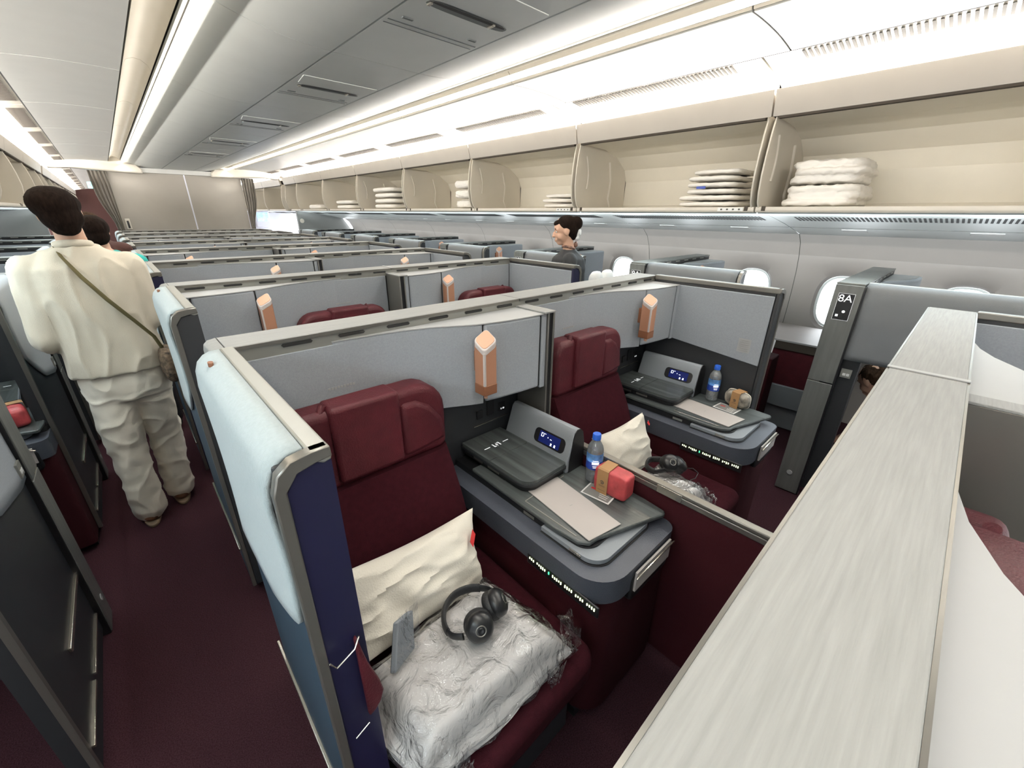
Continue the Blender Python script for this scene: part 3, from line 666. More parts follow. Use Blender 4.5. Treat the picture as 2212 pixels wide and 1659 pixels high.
def make_seat(yn, mirrored, label, group):
    MIR[0] = CX-.0005 if mirrored else None
    t = thing('lounge_seat', label, 'seat', (.41, yn-.3, 0), group)
    yb = yn-.012
    # head rest: side shoulders with a stitched centre pad folded over the top
    mb = MB(); mb.prism(rr(.175, .635, -.695, -.462, .075, corners=(.4, .4, 1.25, .8)), 'y', yb-.098, yb-.008, True); part('headrest', mb, M['leather'], t, bevel=.022, seg=4)
    mb = MB(); mb.prism(rr(.285, .475, -.672, -.452, .012), 'y', yb-.116, yb-.030, True); part('headrest_pad', mb, M['leather'], t, bevel=.018, seg=4)
    mb = MB(); mb.prism([(.478, -.672), (.478, -.500), (.53, -.502), (.575, -.53), (.612, -.58), (.628, -.655), (.55, -.668)], 'y', yb-.110, yb-.04); part('headrest_side', mb, M['leather'], t, bevel=.016, seg=3)
    mb = MB(); mb.tube([(.285, yb-.07, -.452), (.275, yb-.075, -.466), (.268, yb-.085, -.480)], .011, 10); part('headrest_roll', mb, M['leather'], t)
    # back rest, slightly reclined
    def fn(u, v):
        x = .158+.49*u; e = min(u, 1-u); z = -.69-.345*v
        y = yb-.085-.135*v-.025*math.sin(min(1, e*7)*math.pi/2)-.016*math.sin(v*math.pi)
        if e < .001: y += .04
        return (x, y, z)
    mb = MB(); mb.grid(fn, 26, 16)
    n = 27*17; bk = [(p[0], yb-.005, p[2]) for p in mb.v]
    mb.add([mb.v[i*17] for i in range(27)]+[bk[i*17] for i in range(27)], [(i, i+1, 28+i, 27+i) for i in range(26)], True)
    mb.add([mb.v[i] for i in range(17)]+[bk[i] for i in range(17)], [(i, i+1, 18+i, 17+i) for i in range(16)], True)
    mb.add([mb.v[26*17+i] for i in range(17)]+[bk[26*17+i] for i in range(17)], [(i, i+1, 18+i, 17+i) for i in range(16)], True)
    part('backrest', mb, M['burg'], t)
    mb = MB(); mb.prism(rr(.160, .650, yn-.735, yn-.20, .05), 'z', -1.12, -1.028, True); part('cushion', mb, M['burg'], t, bevel=.028, seg=4)
    mb = MB(); mb.box(.175, .64, yn-.66, yn-.16, -1.43, -1.12); part('seat_base', mb, M['dark'], t, bevel=.006)
    mb = MB(); mb.box(.19, .62, yn-.62, yn-.2, -1.4695, -1.43); part('floor_rail', mb, M['black'], t)
    MIR[0] = None
    return t
def make_console(yn, mirrored, label, group, charged=True):
    MIR[0] = CX-.0005 if mirrored else None
    t = thing('side_console', label, 'console', (.86, yn-.36, 0), group)
    yfr = yn-.712
    mb = MB(); mb.prism(rr(.688, 1.048, yfr+.012, yn+.008, .085, 8, (1, .3, 0, 0)), 'z', -1.43, -.945, True); part('body', mb, M['burgw'], t, bevel=.004)
    mb = MB(); mb.prism(rr(.676, 1.049, yfr-.002, yn+.008, .10, 10, (1, .4, 0, 0)), 'z', -.955, -.876, True); part('arm_pad', mb, M['pad'], t, bevel=.034, seg=5)
    mb = MB(); mb.prism(rr(.738, 1.046, yfr+.10, yn+.006, .05, 8, (1, .6, 0, 0)), 'z', -.884, -.852, True); part('console_side', mb, M['black'], t, bevel=.003)
    mb = MB()
    for a in (.36, .46): mb.box(.7365, .7385, yn-a-.045, yn-a, -.872, -.862)
    part('side_marks', mb, M['edge'], t)
    # sliding tray under the table
    mb = MB(); mb.prism(rr(.722, 1.00, yfr+.055, yn-.45, .055, 8, (1, .7, 0, 0)), 'z', -.872, -.858, True); part('sliding_tray', mb, M['housing'], t, bevel=.004)
    mb = MB(); mb.prism(rr(.718, 1.00, yfr+.050, yn-.45, .058, 8, (1, .7, 0, 0)), 'z', -.884, -.873, True); part('tray_rim', mb, M['black'], t, bevel=.004)
    mb = MB(); mb.box(.7195, .7225, yn-.60, yn-.56, -.869, -.861); part('tray_mark', mb, M['chrome'], t)
    # table top
    mb = MB(); mb.prism([(.734, yn-.10), (.728, yn-.50), (.736, yn-.575), (.756, yn-.602), (.79, yn-.605), (1.022, yn-.682), (1.034, yn-.674), (1.042, yn-.60), (1.042, yn-.10)], 'z', -.850, -.836); part('tabletop', mb, M['table'], t, bevel=.004)
    mb = MB(); mb.tube([(.748, yn-.355, -.8352), (.748, yn-.56, -.8352)], .0014, 6); mb.tube([(.748, yn-.355, -.8352), (.94, yn-.348, -.8352)], .0014, 6); part('table_groove', mb, M['pewter'], t)
    # raised charging shelf
    mb = MB(); mb.prism(rr(.768, .957, yn-.345, yn-.158, .045, 8, (1, .2, 0, 0)), 'z', -.803, -.791, True); mb.prism(rr(.768, .957, yn-.155, yn+.004, .004), 'z', -.803, -.791); part('charging_shelf', mb, M['table'], t, bevel=.002)
    mb = MB(); mb.prism(rr(.774, .956, yn-.338, yn+.004, .042, 8, (1, .2, 0, 0)), 'z', -.836, -.8035, True); part('shelf_side', mb, M['black'], t, bevel=.004)
    mb = MB(); mb.prism(rr(.765, .958, yn-.348, yn+.004, .047, 8, (1, .2, 0, 0)), 'z', -.8125, -.803, True); part('shelf_rim', mb, M['dark'], t, bevel=.003)
    mb = MB(); mb.box(.7725, .7745, yn-.20, yn-.14, -.829, -.819); mb.box(.7725, .7745, yn-.11, yn-.06, -.829, -.819); part('shelf_ports', mb, M['pewter'], t)
    mb = MB()
    mb.box(.800, .826, yn-.092, yn-.089, -.7912, -.7903); mb.box(.888, .914, yn-.092, yn-.089, -.7912, -.7903)
    for a in (.841, .868): mb.box(a, a+.004, yn-.101, yn-.080, -.7912, -.7903)
    mb.box(.841, .850, yn-.101, yn-.098, -.7912, -.7903); mb.box(.863, .872, yn-.083, yn-.080, -.7912, -.7903)
    mb.prism([(.852, yn-.093), (.859, yn-.078), (.857, yn-.088), (.863, yn-.088), (.855, yn-.104), (.857, yn-.093)], 'z', -.7912, -.7903)
    part('charging_mark', mb, M['signw'], t)
    # slanted display housing
    prof = [(.956, -.836), (.957, -.792), (.985, -.712), (.992, -.690), (1.004, -.679), (1.020, -.680), (1.034, -.694), (1.0445, -.740), (1.0455, -.836)]
    v0 = MB(); v0.prism(prof, 'y', yn-.345, yn-.03); part('display_housing', v0, M['housing'], t, bevel=.004)
    v0 = MB(); v0.prism([(x if x > .97 else x+.012, z) for x, z in prof], 'y', yn-.3475, yn-.344); part('housing_end', v0, M['black'], t)
    a = Vector((.9585, 0, -.787)); b = Vector((.985, 0, -.712)); d = (b-a).normalized(); nrm = Vector((-d.z, 0, d.x))
    if nrm.x > 0: nrm = -nrm
    def on(u, y, h): p = a+d*u+nrm*h; return Vector((p.x, y, p.z))
    def plate(outline, h0, h1):
        mb = MB(); n = len(outline); v = [on(u, y, h0) for y, u in outline]+[on(u, y, h1) for y, u in outline]
        return mb.add(v, [(i, (i+1) % n, (i+1) % n+n, i+n) for i in range(n)]+[tuple(range(n))[::-1], tuple(range(n, 2*n))])
    yc = yn-.248
    part('display_bezel', plate(rr(yc-.072, yc+.072, .014, .068, .018), -.002, .0018), M['black'], t, bevel=.001)
    d_ = part('display', plate(rr(yc-.050, yc+.048, .020, .062, .003), .0015, .0022), M['screen'], t)
    if charged:
        for pl in (plate(rr(yc+.030, yc+.040, .043, .057, .001), .0024, .0027),):
            pass
        mk = MB()
        for o_ in (rr(yc+.037, yc+.039, .042, .056, .0004), rr(yc+.028, yc+.037, .0545, .056, .0004), rr(yc+.027, yc+.029, .044, .053, .0004), rr(yc+.029, yc+.037, .042, .0435, .0004), rr(yc+.018, yc+.025, .0545, .056, .0004),
                   rr(yc+.005, yc+.008, .045, .048, .0004), rr(yc-.012, yc-.004, .043, .0445, .0004), rr(yc-.016, yc-.010, .026, .032, .002), rr(yc-.033, yc-.027, .026, .032, .001), rr(yc-.017, yc-.009, .023, .0245, .0004), rr(yc-.034, yc-.026, .023, .0245, .0004)):
            q = plate(o_, .0023, .0026); mk.add(q.v, q.f)
        part('display_marks', mk, M['glow'], d_)
    # row of lit legends under the pad
    mb = MB(); mb.box(.6755, .682, yn-.70, yn-.44, -.972, -.934); part('legend_recess', mb, M['black'], t, bevel=.003)
    mb = MB(); g = MB(); rnd = random.Random(3)
    for i in range(32):
        yy = yn-.452-.0076*i
        if i in (3, 9, 11, 17, 22, 27): continue
        tgt = g if i in (10,) else mb
        tgt.box(.6740, .6757, yy-.0018, yy+.0014, -.949-.005*rnd.random(), -.946+.003*rnd.random())
    part('lit_legend', mb, M['dotw'], t); part('lit_green_legend', g, M['dotg'], t)
    # literature pocket in the front
    mb = MB(); mb.prism(rr(.800, 1.010, -1.00, -.905, .02, 4), 'y', yfr-.006, yfr+.02); part('literature_pocket', mb, M['black'], t, bevel=.006)
    mb = MB(); mb.box(.812, 1.0, yfr-.012, yfr-.006, -.960, -.893); part('pocket_card', mb, M['card'], t)
    mb = MB(); mb.tube([(.805, yfr-.016, -.905), (.82, yfr-.018, -.898), (.99, yfr-.018, -.896), (1.008, yfr-.016, -.903)], .003, 8); part('pocket_rail', mb, M['chrome'], t)
    mb = MB(); mb.box(.69, 1.04, yfr+.06, yn, -1.4695, -1.43); part('plinth', mb, M['black'], t)
    MIR[0] = None
    return t
def make_lamp(x, y, mirrored, label, group):
    MIR[0] = CX-.0005 if mirrored else None
    t = thing('reading_lamp', label, 'lamp', (x, y, H-.44), group)
    def sq(h, r=.3): return [(x+a_, y+b_) for a_, b_ in rr(-h, h, -h, h, h*r, 4)]
    def slant(h, r, z0, z1, k=.50):      # block whose top slopes down towards the front left corner
        mb = MB(); P = sq(h, r); n = len(P)
        v = [(p[0], p[1], z0) if z0 < -.49 else (p[0], p[1], z0+k*((p[0]-x)+(p[1]-y))) for p in P]+[(p[0], p[1], z1+k*((p[0]-x)+(p[1]-y))) for p in P]
        return mb.add(v, [(i, (i+1) % n, (i+1) % n+n, i+n) for i in range(n)]+[tuple(range(n))[::-1], tuple(range(n, 2*n))])
    part('lamp_shade', slant(.0255, .2, -.500, -.375), M['copper'], t, bevel=.0015)
    mb = MB(); mb.prism(sq(.0262, .15), 'z', -.534, -.500); part('lamp_foot', mb, M['copper2'], t, bevel=.002)
    part('diffuser', slant(.0268, .45, -.376, -.358), M['lampwhite'], t, bevel=.002)
    part('lamp_cap', slant(.0235, .5, -.359, -.3555), M['lampcap'], t, bevel=.001)
    mb = MB(); mb.prism([(x-.0268, y-.0268), (x-.0268, y-.0195), (x-.0195, y-.0268)], 'z', -.500, -.392); part('light_line', mb, M['lampwhite'], t, bevel=.0008)
    mb = MB(); mb.prism([(x-.014, y-.006), (x-.006, y-.014), (x+.006, y-.002), (x-.002, y+.006)], 'z', -.550, -.534); part('pull_tab', mb, M['lampcap'], t, bevel=.001)
    mb = MB(); mb.box(x-.010, x+.010, y+.02, y+.062, -.47, -.40); part('bracket', mb, M['copper2'], t, bevel=.003)
    MIR[0] = None
    return t
WORDS = ['closest', 'first', 'second', 'third', 'fourth', 'fifth', 'sixth', 'seventh', 'eighth']
rowsY = [-.0625, 1.0915, 2.2125]+[2.2125+1.121*k for k in range(1, 7)]
gp = 'grey partitions across the centre pairs of suites'
protoA = protoB = None
for k, yn in enumerate(rowsY):
    lab = 'pale topped grey partition in the foreground, running from bottom centre to upper right' if k == 0 else \
          'pale topped grey centre partition with two copper lamps, behind the dressed burgundy seats' if k == 1 else '%s pale topped grey centre partition counted away from the foreground one' % WORDS[k]
    if k == 0: protoB = center_partition(yn, True, lab, gp); 
    elif k == 1: protoA = center_partition(yn, False, lab, gp)
    else:
        src, y0 = (protoA, rowsY[1]) if k % 2 else (protoB, rowsY[0])
        clone(src, (0, yn-y0, 0), lab)
# lamps, seats and consoles of the centre rows
lampA = lampB = None
for k, yn in enumerate(rowsY):
    mi = (k % 2 == 0)
    for q, side in enumerate(('left', 'right')):
        if k == 0: continue
        if k > 6: continue
        lab = 'copper reading lamp on the %s half of the %s centre partition beyond the foreground' % (side, WORDS[k])
        x = .765+.975*q
        if not mi:
            if lampA is None: lampA = make_lamp(x, yn-.148, False, lab, 'copper reading lamps'); ax, ay = x, yn
            else: clone(lampA, (x-ax, yn-ay, 0), lab)
        else:
            x = 2*(CX-.0005)-(.765+.975*(1-q))
            clone(lampA, (x-ax, yn-ay, 0), lab)
gs = 'burgundy suite seats in the centre'; gc = 'dark side consoles in the centre'
seatA = make_seat(rowsY[1], False, 'burgundy seat in front left, with white pillow and wrapped bedding on it', gs)
seat2 = clone(seatA, (.975, 0, 0), 'burgundy seat right of the low sliding screen, with white pillow and headphones', gs)
consA = make_console(rowsY[1], False, 'dark side console holding the water bottle and red pouch, lit blue display', gc)
consB = clone(consA, (.968, 0, 0), 'dark side console by the right aisle, holding a bottle and floral pouch', gc)
seatB = make_seat(rowsY[0], True, 'burgundy seat at lower right corner, its headrest showing beside the foreground partition', gs)
consBB = make_console(rowsY[0], True, 'dark side console hidden under the foreground partition, left seat', gc)
clone(seatB, (-.975, 0, 0), 'burgundy seat behind the white cabinet top at the bottom right edge', gs)
clone(consBB, (-.968, 0, 0), 'dark side console under the white cabinet top at bottom right', gc)
for k in (2, 3):
    src, y0, cs = (seatA, rowsY[1], consA) if k % 2 else (seatB, rowsY[0], consBB)
    for q in (0, 1):
        sx = .975*q if k % 2 else -.975*(1-q)
        cx_ = .968*q if k % 2 else -.968*(1-q)
        clone(src, (sx, rowsY[k]-y0, 0), 'burgundy seat in front of the %s centre partition, %s half' % (WORDS[k], ('left', 'right')[q]), gs)
        clone(cs, (cx_, rowsY[k]-y0, 0), 'dark side console in front of the %s centre partition, %s half' % (WORDS[k], ('left', 'right')[q]), gc)
# ---------------------------------------------------------------- window side suites
def window_partition(yn, side, label, group, seatno=None, full=False):
    """side +1: suites along the windows at the right"""
    MIR[0] = (2.50-.372)/2 if side < 0 else None
    yf = yn+.111
    t = thing('window_partition', label, 'partition', (2.95, yn+.05, 0), group)
    mb = MB(); mb.box(2.512, 3.48, yn, yf, -.297, -.287); part('top_cap', mb, M['cap_dark'], t, bevel=.002)
    mb = MB(); mb.box(2.515, 3.478, yn+.002, yf-.002, -.325, -.297); part('edge_trim', mb, M['black'], t)
    mb = MB(); x = 2.66
    while x < 3.4: mb.box(x, x+.06, yn-.001, yn+.004, -.305, -.299); x += .13
    part('vent_slots', mb, M['edge'], t)
    mb = MB(); mb.prism([(2.525, -1.43), (2.525, -.325), (3.478, -.325), (3.52, -.36), (3.58, -.6), (3.62, -.80), (3.62, -1.43)], 'y', yn+.012, yf-.004); part('core', mb, M['dark'], t)
    mb = MB(); mb.prism([(2.60, -.326), (3.44, -.326), (3.462, -.332), (3.475, -.35), (3.50, -.60), (2.60, -.60)], 'y', yn-.002, yn+.013); part('face_panel', mb, M['panel'], t, bevel=.002)
    mb = MB(); mb.prism([(2.98, yn), (3.06, yn-.02), (3.16, yn-.08), (3.24, yn-.118), (3.36, yn-.13), (3.47, yn-.132), (3.47, yn), ], 'z', -.592, -.322); part('storage_cabinet', mb, M['panel'], t, bevel=.012, seg=3)
    mb = MB(); mb.prism([(3.05, yn-.0), (3.10, yn-.035), (3.20, yn-.085), (3.34, yn-.115), (3.46, yn-.118), (3.46, yn)], 'z', -.323, -.319); part('cabinet_top', mb, M['shelf'], t)
    for z0, z1 in ((-.783, -.2965), (-1.465, -.789)):
        mb = MB(); mb.box(2.500, 2.525, yn+.001, yf-.001, z0, z1); part('end_panel', mb, M['cap_dark'], t, bevel=.002)
    mb = MB(); mb.box(2.5015, 2.5225, yn+.055, yf-.002, -.789, -.7835); part('end_glint', mb, M['chrome'], t)
    mb = MB(); mb.box(2.503, 2.527, yn-.006, yn+.001, -1.465, -.30); part('end_frame_strip', mb, M['black'], t)
    mb = MB(); mb.lathe([(.0005, -.002), (.013, -.002), (.014, 0)], (2.4995, yn+.06, -1.345), 20, Matrix.Rotation(math.pi/2, 3, 'Y')); part('floor_marker', mb, M['shelf'], t)
    mb = MB(); mb.prism(rr(yn+.024, yn+.088, -.462, -.335, .003), 'x', 2.4980, 2.5004); pl = part('seat_sign', mb, M['black'], t)
    if seatno:
        MIR[0] = None
        x0 = 2.4975
        mb = text_mb(seatno, .048, (x0, yn+.086, -.374), (0, -1, 0), (0, 0, 1)); part('seat_number', mb, M['signw'], pl)
        mb = MB(); mb.lathe([(.0005, 0), (.006, 0), (.0065, .001)], (x0, yn+.050, -.420), 14, Matrix.Rotation(-math.pi/2, 3, 'Y')); mb.box(x0-.001, x0, yn+.067, yn+.078, -.446, -.435); part('seat_pictograms', mb, M['signw'], pl)
        mb = MB(); a, b, c, d = yn+.024, yn+.088, -.462, -.335
        for q in ((a, b, c, c+.001), (a, b, d-.001, d), (a, a+.001, c, d), (b-.001, b, c, d)): mb.box(x0, x0+.001, q[0], q[1], q[2], q[3])
        part('sign_border', mb, M['signw'], pl)
    wing(t, yn, 2.512, 1, lower=full, mtop='edge', cover='panel' if full else 'panel_dim', wide=.052 if full else .08)
    if not full:
        mb = MB(); mb.box(2.54, 2.585, yn-.075, yn, -1.43, -.64); part('recess_panel', mb, M['dark'], t, bevel=.004)
    mb = MB(); mb.box(2.526, 2.530, yn-.055, yn-.012, -.745, -.700) if not full else mb.box(2.505, 2.512, yn-.055, yn-.012, -.745, -.700); o = part('socket_plate', mb, M['edge'], t)
    mb = MB(); xx = 2.5245 if not full else 2.504; mb.box(xx, xx+.002, yn-.048, yn-.036, -.735, -.722); mb.box(xx, xx+.002, yn-.033, yn-.021, -.735, -.722); part('socket_marks', mb, M['paper'], o)
    mb = MB(); mb.box(2.53, 3.5, yn+.02, yf-.01, -1.4695, -1.43); part('plinth', mb, M['black'], t)
    # foot ledge by the window behind the partition, for the next suite
    mb = MB(); mb.box(3.30, 3.66, yf+.0, yf+.62, -.872, -.808); part('ledge', mb, M['slot_warm'], t, bevel=.004)
    mb = MB(); mb.box(3.304, 3.86, yf+.0, yf+1.0, -.8078, -.803); part('sill', mb, M['wall'], t)
    mb = MB(); mb.box(3.297, 3.304, yf+.0, yf+.62, -.813, -.802); part('ledge_trim', mb, M['shelf'], t)
    mb = MB(); mb.box(3.31, 3.66, yf+.0, yf+.61, -1.13, -.872); part('footwell_wall', mb, M['leather'], t)
    mb = MB(); mb.box(3.29, 3.66, yf+.0, yf+.60, -1.29, -1.13); mb.box(3.33, 3.66, yf+.0, yf+.60, -1.465, -1.29); part('foot_step', mb, M['housing'], t, bevel=.004)
    MIR[0] = None
    return t
wy = [.296+1.133*k for k in range(8)]
gw = 'dark capped partitions of the right window suites'
names = ['8A', '9A', '10A']
wp = None; lampW = None
for k, y in enumerate(wy):
    if k < 3: t = window_partition(y, 1, 'dark capped window side partition with seat sign %s on its aisle end post' % names[k], gw, names[k])
    else:
        if wp is None: wp = window_partition(y, 1, 'dark capped right window partition, fourth from the camera', gw); wy0 = y; t = wp
        else: t = clone(wp, (0, y-wy0, 0), 'dark capped right window partition, %s from the camera' % ORD[k])
    if k > 0:
        lab = 'copper reading lamp inside the right window suite, %s from the camera' % ORD[k]
        clone(lampA, (3.12-ax, y-ay+.03, 0), lab)
gl = 'dark partitions of the left window suites'
wl = None
for k, y in enumerate([1.80]+[3.10+1.133*i for i in range(5)]):
    lab = ['dark left side partition at the lower left edge with pale edge post and silver strips', 'left side partition with a pale pointed wing, beside the man in cream'][k] if k < 2 else '%s dark capped partition of the left bank, beyond the man' % ORD[k]
    if wl is None: wl = window_partition(y, -1, lab, gl, None, True); y0l = y
    else: clone(wl, (0, y-y0l, 0), lab)
# seats and consoles in the window suites that can be glimpsed
MIR[0] = None
c = clone(consA, (-1.452, 3.085-rowsY[1], 0), 'dark console with bottle and red bag in the left bank', 'consoles of the window suites')
# ================================================================ THINGS LYING ABOUT
def pillow_mb(c00, c10, c11, c01, thick, n=36, pinch=.5, fold=.006, seed=0, fs=9, ruff=0):
    c00, c10, c11, c01 = map(Vector, (c00, c10, c11, c01))
    nrm = ((c10-c00).cross(c01-c00)).normalized()
    def mk(sgn):
        def fn(u, v):
            su, sv = u, v
            p = c00*(1-su)*(1-sv)+c10*su*(1-sv)+c11*su*sv+c01*(1-su)*sv
            cen = (c00+c10+c11+c01)/4
            b = (max(0, 1-abs(2*u-1)**2.6)*max(0, 1-abs(2*v-1)**2.6))**pinch
            edge = 4*u*(1-u)*0+0
            # edges bow inward between the corners
            p = p+(cen-p)*.09*(math.sin(math.pi*u)*(1-abs(2*v-1)*0)*abs(2*v-1)**3+math.sin(math.pi*v)*abs(2*u-1)**3)
            q = Vector((u*1.0, v*1.0, seed))*fs*.35
            w_ = noise.noise(Vector((u*2.2+v*1.3, v*1.1-u*.8, seed))*fs*.28)
            w2 = 1-2*abs(noise.noise(Vector((u*1.1+v*1.9, v*2.0-u*1.2, seed+7))*fs*.30))
            return p+nrm*sgn*(thick*b)+nrm*(fold*w_+fold*.9*max(0, w2)**2*(1 if sgn > 0 else -1))*b**.4
        return fn
    mb = MB(); mb.grid(mk(1), n, n); mb.grid(mk(-1), n, n); return mb
def folded(name, x0, x1, y0, y1, z0, layers, h, label, cat, group, seed=0, mat_='duvet_bright', vox=.007):
    t = MB(); rnd = random.Random(seed)
    th = h/layers
    for i in range(layers):
        dx, dy = rnd.uniform(-.012, .012), rnd.uniform(-.015, .015)
        t.ball(((x0+x1)/2+dx, (y0+y1)/2+dy, z0+th*(i+.5)), ((x1-x0)/2, (y1-y0)/2, th*.465), 28, 14, power=.38)
    # outer fold that wraps the layers on the near end
    o = blob(name, t, M[mat_], None, voxel=vox, smooth=3, fold=.008 if h > .06 else .0035, fscale=16, seed=seed, stretch=(1, 1, 2.2))
    tag(o, label, cat, group); return o
gd = 'folded bedding in the overhead bins'
folded('folded_duvet', 2.73, 3.19, .47, .80, .052, 3, .100, 'lower of two thick white duvets in the nearest overhead bin', 'duvet', gd, 1)
folded('folded_duvet', 2.74, 3.17, .475, .79, .160, 3, .112, 'upper of two thick white duvets in the nearest overhead bin', 'duvet', gd, 2)
for i in range(6):
    folded('folded_blanket', 2.75-.004*(5-i), 3.12, 1.03+.008*i, 1.36+(.05 if i < 2 else 0), .053+.036*i, 1, .028, ['thin white blanket at the bottom of the six-high stack in the second bin', 'second thin blanket from the bottom of the six-high stack', 'third thin blanket from the bottom of the six-high stack', 'fourth thin blanket from the bottom of the six-high stack, above its small tag', 'fifth thin blanket from the bottom of the six-high stack', 'thin white blanket on top of the six-high stack in the second bin'][i], 'blanket', gd, 10+i)
t = MB(); t.box(2.722, 2.726, 1.22, 1.275, .152, .166); o = link_mesh('cloth_tag', t, M['labeld']); tag(o, 'small dark tag hanging on the six-high blanket stack in the second bin', 'tag')
for i in range(3):
    folded('folded_blanket', 2.75, 3.10, 2.28, 2.62, .053+.037*i, 1, .030, ['bottom', 'middle', 'top'][i]+' one of three blankets in the third overhead bin', 'blanket', gd, 20+i)
for i in range(3):
    folded('folded_duvet', 2.74, 3.1, 3.60, 3.86, .053+.092*i, 1, .078, ['lowest', 'middle', 'uppermost'][i]+' white rolled duvet in the tall stack of the fourth bin', 'duvet', gd, 30+i)
for i in range(4):
    folded('folded_duvet', 2.72, 3.1, 5.15, 5.72, .053+.066*i, 1, .054, ['bottom', 'second', 'third', 'top'][i]+' long white duvet of four in the fifth overhead bin', 'duvet', gd, 40+i, vox=.01)
for i in range(2):
    folded('folded_duvet', 2.72, 3.1, 6.45, 7.05, .053+.066*i, 1, .054, ['lower', 'upper'][i]+' white duvet of the pair in the sixth overhead bin', 'duvet', gd, 50+i, vox=.01)
folded('folded_duvet', 2.72, 3.1, 7.75, 8.3, .051, 1, .075, 'single low white duvet in the seventh overhead bin', 'duvet', gd, 60, vox=.012)
folded('folded_duvet', -.95, -.58, 4.0, 4.5, .051, 3, .20, 'white duvets standing in a left bin above the man in cream', 'duvet', gd, 61, vox=.012)
# ---- pillows
gpil = 'white pillows on the seats'
t = pillow_mb((.17, .695, -.985), (.556, .712, -1.012), (.598, .812, -.825), (.182, .82, -.805), .050, seed=2.3, fold=.012, fs=7)
pil = link_mesh('pillow', t, M['white']); tag(pil, 'creased white pillow with red corner tab, leaning on the front left seat', 'pillow', gpil)
mb = MB(); mb.quad((.528, .736, -.860), (.554, .758, -.844), (.557, .750, -.857), (.532, .728, -.874), (-.001, -.004, .001)); part('red_tab', mb, M['redsat'], pil)
t = pillow_mb((1.15, .66, -.985), (1.50, .70, -1.00), (1.415, .735, -.745), (1.17, .80, -.80), .040, seed=6.1, fold=.010, fs=6)
pil2 = link_mesh('pillow', t, M['white']); tag(pil2, 'white pillow with peaked corner behind the low screen, on the right seat', 'pillow', gpil)
mb = MB(); mb.quad((1.432, .716, -.792), (1.438, .716, -.784), (1.444, .712, -.797), (1.438, .710, -.803), (0, -.003, 0)); part('red_tab', mb, M['redsat'], pil2)
# ---- wrapped bedding
def bedding(A, B, C, D, z0, z1, label, seed, flare):
    """A,B,C,D = corner (x,y) round the top"""
    cx = sum(p[0] for p in (A, B, C, D))/4; cy = sum(p[1] for p in (A, B, C, D))/4
    t = thing('wrapped_bedding', label, 'bedding', (cx, cy, H+z0), 'plastic wrapped bedding on the seats')
    def slabmb(s, za, zb, n=34, nz=8, amp=.004, sd=0, fs=8, round_=.045):
        mb = MB()
        def P(u, v, w_):
            p = [A[i]*(1-u)*(1-v)+B[i]*(1-u)*v+D[i]*u*(1-v)+C[i]*u*v for i in (0, 1)]
            x = cx+(p[0]-cx)*s; y = cy+(p[1]-cy)*s
            q = Vector((x*fs, y*fs, w_*2+sd))
            m = 1-2*abs(noise.noise(q)); k = noise.noise(q*2.2)
            return Vector((x, y, za+(zb-za)*w_)), m, k
        def top(u, v):
            p, m, k = P(u, v, 1); e = min(u, 1-u, v, 1-v); p.z += amp*(1.3*m*abs(m)+.6*k)-round_*max(0, 1-e/.13)**2; return p
        def bot(u, v):
            p, m, k = P(u, v, 0); return p
        mb.grid(top, n, n)
        mb.grid(lambda u, v: bot(u, v), 4, 4)
        per = [(i/n, 0) for i in range(n)]+[(1, i/n) for i in range(n)]+[(1-i/n, 1) for i in range(n)]+[(0, 1-i/n) for i in range(n)]
        v = []
        N = len(per)
        for w_ in range(nz+1):
            for (a, b) in per:
                ww = w_/nz
                p, m, k = P(a, b, ww); tp = top(a, b); d = Vector((p.x-cx, p.y-cy, 0)).normalized()
                q = noise.noise(Vector((p.x*20, p.y*20, ww*3+sd)))
                z = za+(tp.z-za)*ww
                layer = .006*math.cos(ww*math.pi*2*3)
                r = .020*math.sin(ww*math.pi)+layer*math.sin(ww*math.pi)+amp*2.4*q
                v.append(Vector((p.x, p.y, z))+d*(r if 0 < w_ < nz else 0))
        mb.add(v, [(j*N+i, j*N+(i+1) % N, (j+1)*N+(i+1) % N, (j+1)*N+i) for j in range(nz) for i in range(N)], True)
        return mb
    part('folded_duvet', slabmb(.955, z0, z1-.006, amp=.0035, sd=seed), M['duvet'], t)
    f = slabmb(1.0, z0+.002, z1+.003, n=44, nz=10, amp=.0065, sd=seed+4, fs=13)
    # loose ends of the bag beyond the corners
    for (px, py), (dx, dy), L in flare:
        def fl(u, v, px=px, py=py, dx=dx, dy=dy, L=L):
            q = noise.noise(Vector((u*4+px*9, v*5, seed)))
            sx, sy = -dy, dx
            wv = (v-.5)*L*1.3*(1-.3*u)
            return Vector((px+dx*L*u*.5+sx*wv+.01*q, py+dy*L*u*.5+sy*wv, (z0+z1)/2+.012*math.sin(v*9+u*5)+.022*q-.012*u))
        f.grid(fl, 12, 16)
    part('plastic_film', f, M['film'], t, fix=False)
    return t
bedding((.155, .66), (.172, .418), (.572, .402), (.540, .690), -1.026, -.930, 'white folded bedding in crinkled clear plastic on the front left seat', 2, [((.59, .44), (.85, -.5), .09), ((.22, .40), (0, -1), .07), ((.50, .395), (.2, -1), .05)])
bedding((1.13, .64), (1.15, .43), (1.40, .42), (1.42, .64), -1.026, -.935, 'white bedding in clear plastic on the right seat beyond the low screen', 9, [((1.42, .45), (.8, -.4), .10), ((1.36, .41), (.3, -1), .07)])
